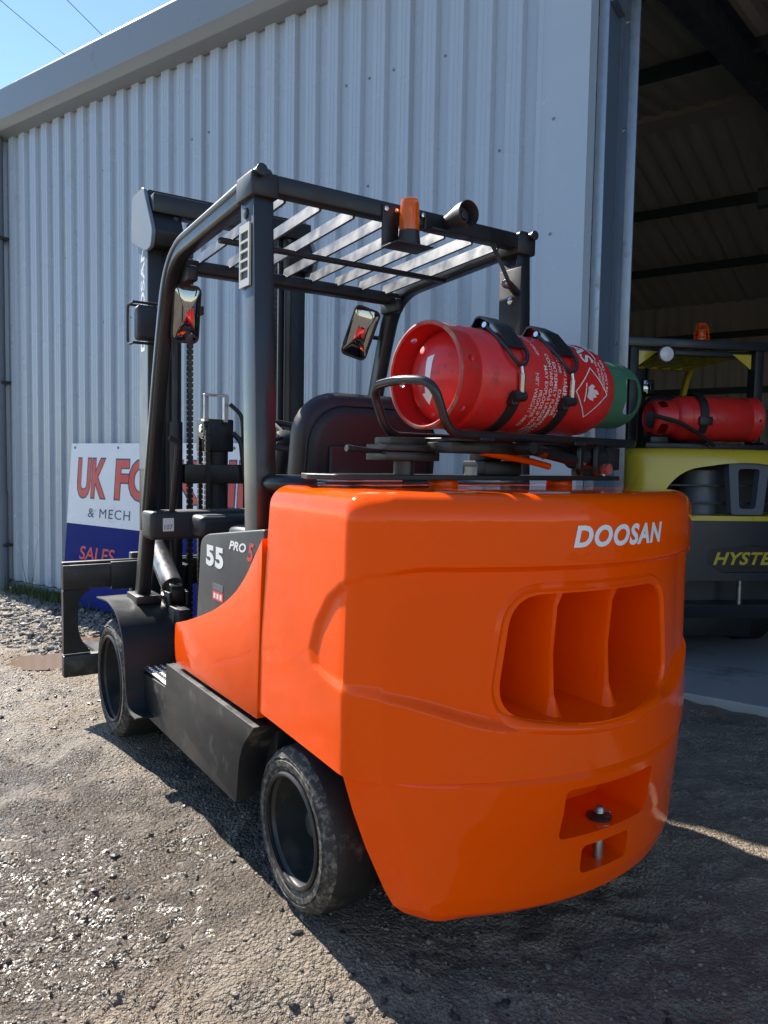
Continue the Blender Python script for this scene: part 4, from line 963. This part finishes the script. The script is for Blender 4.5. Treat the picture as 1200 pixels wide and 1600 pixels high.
# ------------------------------------------------------------------ gas bottle
def cyl_pt(a, phi, r):   # bottle surface: axial, angle from the top toward the carrier's rear
    return Vector((a, -r*math.sin(phi), r*math.cos(phi)))
def gas_bottle(loc, rz, label, collar, body_m='red', rim_m='red_worn', printed=True, red_end=.80):
    e = empty('gas_bottle', loc, rz); tag(e, label, 'gas bottle')
    r = TRAD
    bm = new(); lathe(bm, [(.088, r-.012), (.094, r-.010), (.098, r-.004), (.105, r), (.40, r+.0012), (.66, r), (.715, r-.006), (.76, r-.024), (.79, r-.055), (.805, r-.10), (.81, .03), (.81, .001), (.80, .001)][:-1], 'x', 72)
    me = None
    body = finish('body', bm, body_m, e, 40)
    bm = new(); tube(bm, [], .1) if False else None
    lathe(bm, [(.088, r-.013), (.068, r-.024), (.048, r-.045), (.030, r-.08), (.020, r-.115), (.017, .001)], 'x', 56); dome = finish('base_dome', bm, body_m, e, 60)
    bm = new(); lathe(bm, [(.0, r-.010), (-.002, r-.004), (.0, r+.002), (.006, r+.002), (.058, r-.001), (.078, r-.007), (.0935, r-.0105), (.093, r-.015), (.06, r-.010), (.006, r-.008)], 'x', 72, close=True)
    ring = to_mesh(bm); cuts = []
    for a in (20, 75, 130, 200, 265, 320):
        b2 = new(); p0, p1 = cyl_pt(.040, R(a), r-.05), cyl_pt(.040, R(a), r+.05); tube(b2, [p0, p1], .011, 16); cuts.append(to_mesh(b2))
    ring = boolean(ring, cuts); ro = link('foot_ring', ring, body_m, e, 40)
    bm = new(); lathe(bm, [(.001, r-.0095), (-.0035, r-.006), (-.0035, r-.001), (.001, r+.0028), (.004, r+.0024), (.004, r-.0085)], 'x', 72, close=True); finish('ring_edge', bm, rim_m, e, 50)
    bm = new(); lathe(bm, [(.655, r+.0012), (.660, r+.0024), (.665, r+.0012)], 'x', 72); finish('weld_seam', bm, body_m, e, 50)
    # valve and guard collar
    bm = new(); tube(bm, [(.80, 0, 0), (.875, 0, 0)], .026, 14); tube(bm, [(.86, 0, 0), (.86, -.055, .01)], .014, 12); lathe(bm, [(.875, .03), (.905, .034), (.915, .02), (.916, .001)], 'x', 16); finish('valve', bm, 'steel', e, 40)
    rc_ = .118
    bm = new(); lathe(bm, [(.775, rc_+.004), (.94, rc_), (.958, rc_-.006), (.972, rc_-.016), (.974, rc_-.020), (.968, rc_-.022), (.955, rc_-.012), (.94, rc_-.006), (.775, rc_-.002)], 'x', 64, close=True)
    cmesh = to_mesh(bm); cuts = []
    for a in (95, 215, 335):
        b2 = new(); sec = round_poly([(.855, -.062), (.935, -.062), (.935, .062), (.855, .062)], .025, 5)
        q = Matrix.Rotation(R(a), 4, 'X')
        loft(b2, [[q @ Vector((s[0], s[1], zz)) for s in sec] for zz in (.05, .2)]); cuts.append(to_mesh(b2))
    cmesh = boolean(cmesh, cuts); link('valve_guard', cmesh, collar, e, 35)
    if printed:
        # arrow on the base
        arw = [(-.012, .055), (.016, .062), (.003, -.045), (.020, -.047), (-.010, -.085), (-.034, -.052), (-.018, -.05)]
        bmm = new(); bmm.faces.new([bmm.verts.new((p[0], p[1], 0)) for p in arw]); me = to_mesh(bmm); subdivide_mesh(me, .012)
        bt = new(); bt.from_mesh(dome.data); T = BVHTree.FromBMesh(bt)
        def ond(a, b_, c):
            h = T.ray_cast(Vector((-.3, -a*1.0, b_*1.0)), Vector((1, 0, 0))); return h[0]+Vector((-.0012, 0, 0))
        remap(me, ond); link('arrow_mark', me, 'white', e, 0)
        def wrap(body_, a0, phi0, size, mtn='white_worn', name='stencil', off=.01, w=None):
            mm = text_mesh(body_, size, offset=off*size*1.0)
            subdivide_mesh(mm, .02)
            remap(mm, lambda x, y, z: cyl_pt(a0+y, phi0+x/r, r+.0022)); return link(name, mm, mtn, e, 0)
        for t, a0, ph_, s in (('UN1978', .447, R(92), .031), ('DANGER', .424, R(97), .022), ('EXTREMELY FLAMMABLE GAS', .402, R(66), .021), ('CONTAINS GAS UNDER PRESSURE', .380, R(56), .021), ('MAY EXPLODE IF HEATED', .357, R(72), .021), ('PROPANE', .335, R(100), .021), ('NET WEIGHT 18KG', .313, R(82), .021),
                              ('KEEP AWAY FROM ANY LEAK CAN', .450, R(12), .018), ('IF LEAKING OR ON FIRE', .428, R(8), .018), ('DO NOT DROP', .34, R(14), .018)): wrap(t, a0, ph_, s)
        wrap('GAS', .575, R(2), .085, off=.02); wrap('PO', .668, R(18), .035)
        bmm = new(); V = [bmm.verts.new(p) for p in ((0, 0, 0), (.17, 0, 0), (.17, .007, 0), (0, .007, 0))]; bmm.faces.new(V); mm = to_mesh(bmm); subdivide_mesh(mm, .02); remap(mm, lambda x, y, z: cyl_pt(.651+y, R(-10)+x/r, r+.0022)); link('stencil', mm, 'white_worn', e, 0)
        for t, a0, ph_ in (('REFILL ONLY BY', .672, R(52)), ('AUTHORISED', .654, R(56)), ('FILL PLANT', .636, R(54))): wrap(t, a0, ph_, .016)
        # hazard diamond with a flame
        ca_, pa = .598, R(97); s = .086
        dia = [(0, s), (s, 0), (0, -s), (-s, 0)]
        bmm = new(); o_ = [bmm.verts.new((x, y, 0)) for x, y in dia]; i_ = [bmm.verts.new((x*.925, y*.925, 0)) for x, y in dia]
        for k in range(4): bmm.faces.new((o_[k], o_[(k+1) % 4], i_[(k+1) % 4], i_[k]))
        fl_ = [(-.018, -.020), (-.028, -.002), (-.022, .014), (-.013, .004), (-.010, .026), (.002, .040), (.004, .020), (.012, .030), (.016, .012), (.025, .016), (.022, -.006), (.014, -.020)]
        bmm.faces.new([bmm.verts.new((x, y, 0)) for x, y in fl_]); bmm.faces.new([bmm.verts.new(p) for p in ((-.03, -.034, 0), (.03, -.034, 0), (.03, -.028, 0), (-.03, -.028, 0))])
        mm = to_mesh(bmm); subdivide_mesh(mm, .012); remap(mm, lambda x, y, z: cyl_pt(ca_+y, pa+x/r, r+.0022)); link('hazard_mark', mm, 'white_worn', e, 0)
    return e
gb = gas_bottle(tw(TX, TY, TZ), TRZ+TYAW, 'red steel gas bottle with green valve guard strapped behind the orange forklift seat', 'green')
# straps with over-centre latches (parts of the carrier, wrapped round the bottle)
def cyl_w(a, phi, r): v = cyl_pt(a, phi, r); return Vector(cz(v.x, v.y, TZ+v.z))
for a in (.235, .475):
    def band(name, p0, p1, r0, r1, w, mtn, n_=22, da=0.):
        bm = new(); rows = []
        for i in range(n_+1):
            ph_ = R(lerp(p0, p1, i/n_)); aa = a+da*i/n_
            rows.append([cyl_w(aa-w/2, ph_, r0), cyl_w(aa+w/2, ph_, r0), cyl_w(aa+w/2, ph_, r1), cyl_w(aa-w/2, ph_, r1)])
        loft(bm, rows); return finish(name, bm, mtn, ca, 30)
    st_ = band('strap', -205, 8, TRAD+.002, TRAD+.007, .034, 'stripe', 40)
    band('strap_lower', 104, 170, TRAD+.002, TRAD+.007, .042, 'stripe')
    # latch cover: a plate standing off the bottle
    bm = new(); rows = []
    for ph_, off, hw in ((-6, .005, .030), (2, .030, .034), (8, .034, .036), (26, .024, .037), (44, .013, .037), (58, .010, .037)):
        rows.append([cyl_w(a-hw, R(ph_), TRAD+off), cyl_w(a+hw, R(ph_), TRAD+off), cyl_w(a+hw, R(ph_), TRAD+off+.006), cyl_w(a-hw, R(ph_), TRAD+off+.006)])
    loft(bm, rows); lc = finish('latch_cover', bm, 'gloss_black', ca, 20)
    # wire bail and toggle
    bm = new(); P = [cyl_w(a-.043, R(20), TRAD+.014), cyl_w(a-.043, R(64), TRAD+.016), cyl_w(a-.022, R(75), TRAD+.016), cyl_w(a, R(79), TRAD+.016), cyl_w(a+.022, R(75), TRAD+.016), cyl_w(a+.043, R(64), TRAD+.016), cyl_w(a+.043, R(44), TRAD+.014)]
    tube(bm, P, .0062, 8, .015); finish('latch_bail', bm, 'gloss_black', ca, 40)
    bm = new(); tube(bm, [cyl_w(a-.050, R(20), TRAD+.016), cyl_w(a-.034, R(20), TRAD+.014)], .009, 10); finish('latch_rivet', bm, 'bright', ca, 40)
    bm = new(); tube(bm, [cyl_w(a, R(78), TRAD+.016), cyl_w(a+.002, R(86), TRAD+.016)], .005, 8); tube(bm, [cyl_w(a+.002, R(86), TRAD+.016), cyl_w(a+.008, R(106), TRAD+.015)], .0098, 12); finish('toggle', bm, 'bright', ca, 40)
    bm = new(); tube(bm, [cyl_w(a-.028, R(110), TRAD+.016), cyl_w(a+.02, R(108), TRAD+.016)], .016, 12); box(bm, -.012, .012, -.012, .012, -.012, .012, Matrix.Translation(cyl_w(a-.02, R(114), TRAD+.012))); finish('latch_hook', bm, 'black', ca, 40)

# ------------------------------------------------------------------ yellow forklift inside the doorway (rear towards the yard)
YC = Vector((2.42, 5.16, .012)); YR = R(8)
yk = empty('forklift', YC, YR); tag(yk, 'yellow and charcoal forklift truck parked inside the open doorway', 'forklift')
YT = [(.0, .74, .0, .16, .16), (.3, .765, -.005, .16, .14), (.65, .77, -.012, .16, .13), (1.15, .768, 0., .16, .13)]
def yplan(z, shrink=0.):
    w, yc, k, r = interp(z, YT); w -= shrink; yc += shrink
    yr = lambda x: yc+k*x*x; pts = []
    for i in range(8): pts.append((-w, lerp(.75, yr(w)+r, i/8)))
    p0, p1, p2 = Vector((-w, yr(w)+r)), Vector((-w, yr(w)+.01)), Vector((-(w-r), yr(w-r)))
    for i in range(10): t = i/10; q = p0*(1-t)**2+p1*2*t*(1-t)+p2*t*t; pts.append((q.x, q.y))
    for i in range(20): x = lerp(-(w-r), 0, i/20); pts.append((x, yr(x)))
    return pts+[(0, yr(0))]+[(-x, y) for x, y in reversed(pts)]
def yblock(z0, z1, n_=14, round_top=0., shrink=0.):
    rows = []
    for i in range(n_+1):
        z = lerp(z0, z1-round_top, i/n_); sh = .05*(1-sstep(z0, z0+.10, z)) if z0 < .4 else 0
        rows.append([(x, y, z) for x, y in yplan(z-.32, sh+shrink)])
    if round_top:
        for i in range(1, 9): a = R(90*i/8); rows.append([(x, y, z1-round_top+round_top*math.sin(a)) for x, y in yplan(z1-.32, round_top*(1-math.cos(a))+shrink)])
    bm = new(); loft(bm, rows); return to_mesh(bm)
slot = round_poly([(-.42, .425), (.42, .425), (.40, .59), (-.40, .59)], .05)
def ycut(poly, y0, y1): bm = new(); prism(bm, poly, 'y', y0, y1); return to_mesh(bm)
logo = round_poly([(x+.05, z) for x, z in ((-.295, .80), (0, .835), (.295, .80), (.305, .70), (.19, .645), (-.19, .645), (-.305, .70))], .03)
lowb = boolean(yblock(.325, .995), [ycut(slot, -.3, .20), ycut(logo, -.3, .028)])
yl = link('counterweight_base', lowb, 'charcoal', yk, 32)
upo = round_poly([(-.60, 1.00), (-.56, 1.20), (-.42, 1.335), (0, 1.40), (.42, 1.335), (.56, 1.20), (.60, 1.00)], [.02, .1, .15, .3, .15, .1, .02], 8)
upb = boolean(yblock(1.028, 1.475, 10, .07), [ycut(upo, -.4, .45)])
yu = link('counterweight', upb, 'yellow', yk, 32); upb.materials.append(M['plastic'])
for p in upb.polygons:
    c3 = p.center
    if .16*c3.x**2+.03 < c3.y < .46 and abs(c3.x) < .63 and 1.03 < c3.z < 1.402: p.material_index = 1
bm = new(); prism(bm, offs(logo, -.004) if False else [(x*.985, .72+(z-.72)*.97) for x, z in logo], 'y', .016, .026); finish('logo_plate', bm, 'gloss_black', yk, 30)
link('yellow_stripe', yblock(.9955, 1.0275, 2, 0., -.003), 'yellow', yk, 32)
quick('grille_back', 'plastic', yk, (-.60, .60, .46, .70, 1.03, 1.41), bevel=0, smooth=0)
for z in (1.10, 1.22): quick('grille_bar', 'charcoal', yk, (-.62, .62, .12, .14, z, z+.014), bevel=.003)
bm = new(); tube(bm, [(-.16, .30, 1.03), (-.16, .30, 1.33)], .13, 24); finish('fan_shroud', bm, 'grey_insert', yk, 40)
for s in (0,):
    pn = to_mesh((lambda b_: (prism(b_, round_poly([(-.115, 1.035), (.115, 1.035), (.15, 1.395), (-.15, 1.395)], .02), 'y', .0, .06), b_)[1])(new()))
    hole = ycut(round_poly([(-.060, 1.075), (.060, 1.075), (.080, 1.345), (-.080, 1.345)], .03), -.1, .2)
    link('grille_panel', boolean(pn, [hole]), 'grey_insert', yk, 30, loc=(0.04, .03, 0))
bm = new(); lathe(bm, [(.40, .018), (.62, .018)], 'z', 14, (0.02, .05, 0)); finish('tow_pin', bm, 'steel', yk, 40)
me = text_fit('HYSTER', .50, .088, shear=.3, offset=.03, spacing=1.08); remap(me, lambda a, b_, c: Vector((-.20+a, .0145, .695+b_))); link('lettering', me, 'yellow', yk, 0)
quick('chassis', 'black', yk, (-.40, .40, .45, 2.2, .10, .345), bevel=.02)
quick('body', 'charcoal', yk, (-.60, .60, .72, 2.2, .35, 1.0), (-.5, .5, .72, 1.5, 1.0, 1.30), bevel=.02)
for s in (-1, 1):
    for y, r_, w_ in ((.85, .30, .24), (2.25, .36, .3)):
        bm = new(); lathe(bm, [(0, .16), (.0, r_-.04), (.03, r_), (w_-.03, r_), (w_, r_-.04), (w_, .16)], 'x', 40); wv = finish('wheel', bm, 'rubber', yk, 40, loc=(s*.56-w_/2, y, r_-.002))
for s in (-1, 1):
    P = round_path([(s*.50, 2.05, .98), (s*.50, 1.80, 1.9), (s*.50, 1.66, 2.27), (s*.50, .72, 2.25)], .22, 7)
    bm = new(); sweep(bm, P, rrect(.045, .06, .012), (1, 0, 0)); finish('guard_leg', bm, 'yellow', yk, 32)
    quick('guard_post', 'black', yk, (s*.50-.035, s*.50+.035, .66, .76, 1.0, 2.27), bevel=.008)
    bm = new(); prism(bm, [(s*.455, 2.21), (s*.455, 2.10), (s*.30, 2.21)], 'y', .70, .715); finish('guard_gusset', bm, 'yellow', yk, 0)
quick('guard_beam', 'charcoal', yk, (-.56, .56, .64, .70, 2.235, 2.30), bevel=.006)
quick('guard_beam', 'charcoal', yk, (-.54, .54, .705, .76, 2.19, 2.232), bevel=.004)
quick('guard_beam', 'yellow', yk, (-.50, .50, 1.62, 1.70, 2.20, 2.26), bevel=.006)
for i in range(8):
    x = -.42+.12*i; bm = new(); box(bm, x-.012, x+.012, .76, 1.62, 2.20, 2.25); finish('roof_bar', bm, 'yellow', yk, 20, .003, 1)
bm = new(); lathe(bm, [(.62, .03), (.60, .062), (.585, .066), (.583, .06)], 'y', 24, (-.29, 0, 2.175)); wl_ = finish('work_lamp', bm, 'black', yk, 40)
bm = new(); lathe(bm, [(.586, .058), (.578, .045), (.574, .001)], 'y', 24, (-.29, 0, 2.175)); finish('lamp_glass', bm, 'lamp', wl_, 40)
quick('lamp_bracket', 'black', wl_, (-.30, -.28, .60, .66, 2.20, 2.245), bevel=.002)
bm = new(); lathe(bm, [(2.3005, .043), (2.312, .043), (2.315, .033), (2.375, .028), (2.383, .016), (2.384, .001)], 'z', 20, (.03, .68, 0)); yb = finish('beacon', bm, 'amber', yk, 40)
bm = new()
for k in range(8):
    a = 2*math.pi*k/8; c_, s_ = math.cos(a), math.sin(a); tube(bm, [(  .03+.058*c_, .68+.058*s_, 2.30), (.03+.048*c_, .68+.048*s_, 2.38), (.03+.03*c_, .68+.03*s_, 2.42)], .0028, 6)
for z, r_ in ((2.325, .055), (2.37, .049), (2.42, .03)):
    P = [(.03+r_*math.cos(2*math.pi*i/20), .68+r_*math.sin(2*math.pi*i/20), z) for i in range(20)]; sweep(bm, P, circ(.0035, 6), (0, 0, 1), closed=True)
finish('beacon_cage', bm, 'orange', yb, 40)
for s in (-1, 1): quick('mast_upright', 'charcoal', yk, (s*.38-.06, s*.38+.06, 2.35, 2.52, .15, 2.45), bevel=.006)
quick('mast_crossmember', 'charcoal', yk, (-.40, .40, 2.36, 2.46, 2.02, 2.12), bevel=.006); quick('mast_crossmember', 'charcoal', yk, (-.40, .40, 2.36, 2.46, 1.1, 1.25), bevel=.006)
bm = new(); sec = rrect(.56, .5, .14, 8); loft(bm, [[(x*k, y, 1.66+z*k) for x, z in sec] for y, k in ((.93, .85), (.95, .96), (1.0, 1), (1.05, .96), (1.07, .85))]); finish('seat', bm, 'seat', yk, 40)
mrr = quick('mirror', 'mirror', yk, (.03, .13, 1.575, 1.585, 1.98, 2.10), bevel=.003); quick('mirror_housing', 'plastic', mrr, (.025, .135, 1.586, 1.61, 1.975, 2.105), (.07, .09, 1.59, 1.63, 2.10, 2.21), bevel=.006)
quick('bottle_cradle', 'black', yk, (-.60, .44, .24, .46, 1.476, 1.515), (-.55, -.42, .27, .43, 1.515, 1.56), (.30, .42, .27, .43, 1.515, 1.535), bevel=.006)
for x in (-.20,): 
    bm = new(); rows = []
    for i in range(41):
        ph_ = 2*math.pi*i/40; rows.append([(x+dx, .35+rr*math.sin(ph_), 1.705+rr*math.cos(ph_)) for dx, rr in ((-.03, .159), (.03, .159), (.03, .166), (-.03, .166))])
    loft(bm, rows, True, False); finish('bottle_strap', bm, 'stripe', yk, 30)
quick('strap_buckle', 'black', yk, (-.245, -.15, .172, .188, 1.64, 1.70), bevel=.004)
bm = new(); tube(bm, [(-.56, .22, 1.70), (-.40, .18, 1.66), (-.25, .17, 1.58), (-.12, .2, 1.50)], .014, 8, .06); finish('gas_hose', bm, 'cable', yk, 40)
c_, s_ = math.cos(YR), math.sin(YR)
yb_ = gas_bottle(YC+Vector((.25*c_-.35*s_, .25*s_+.35*c_, 1.693)), YR+math.pi, 'plain red gas bottle lying on the yellow forklift', 'red', printed=False); yb_.scale = (.80, 1, 1)
# ------------------------------------------------------------------ yellow steel post with a jacket hanging from it, deep in the building
po_ = empty('steel_post', bw(8.55, 6.4, .012), WRZ); tag(po_, 'pale yellow steel post standing deep inside the dim building', 'post')
quick('post_shaft', 'yellow', po_, (-.06, .06, -.06, .06, .02, 3.35), bevel=.006); quick('post_base', 'yellow', po_, (-.16, .16, -.16, .16, 0, .02), bevel=.003); quick('post_arm', 'yellow', po_, (-.05, .9, -.04, .04, 3.22, 3.32), bevel=.004)
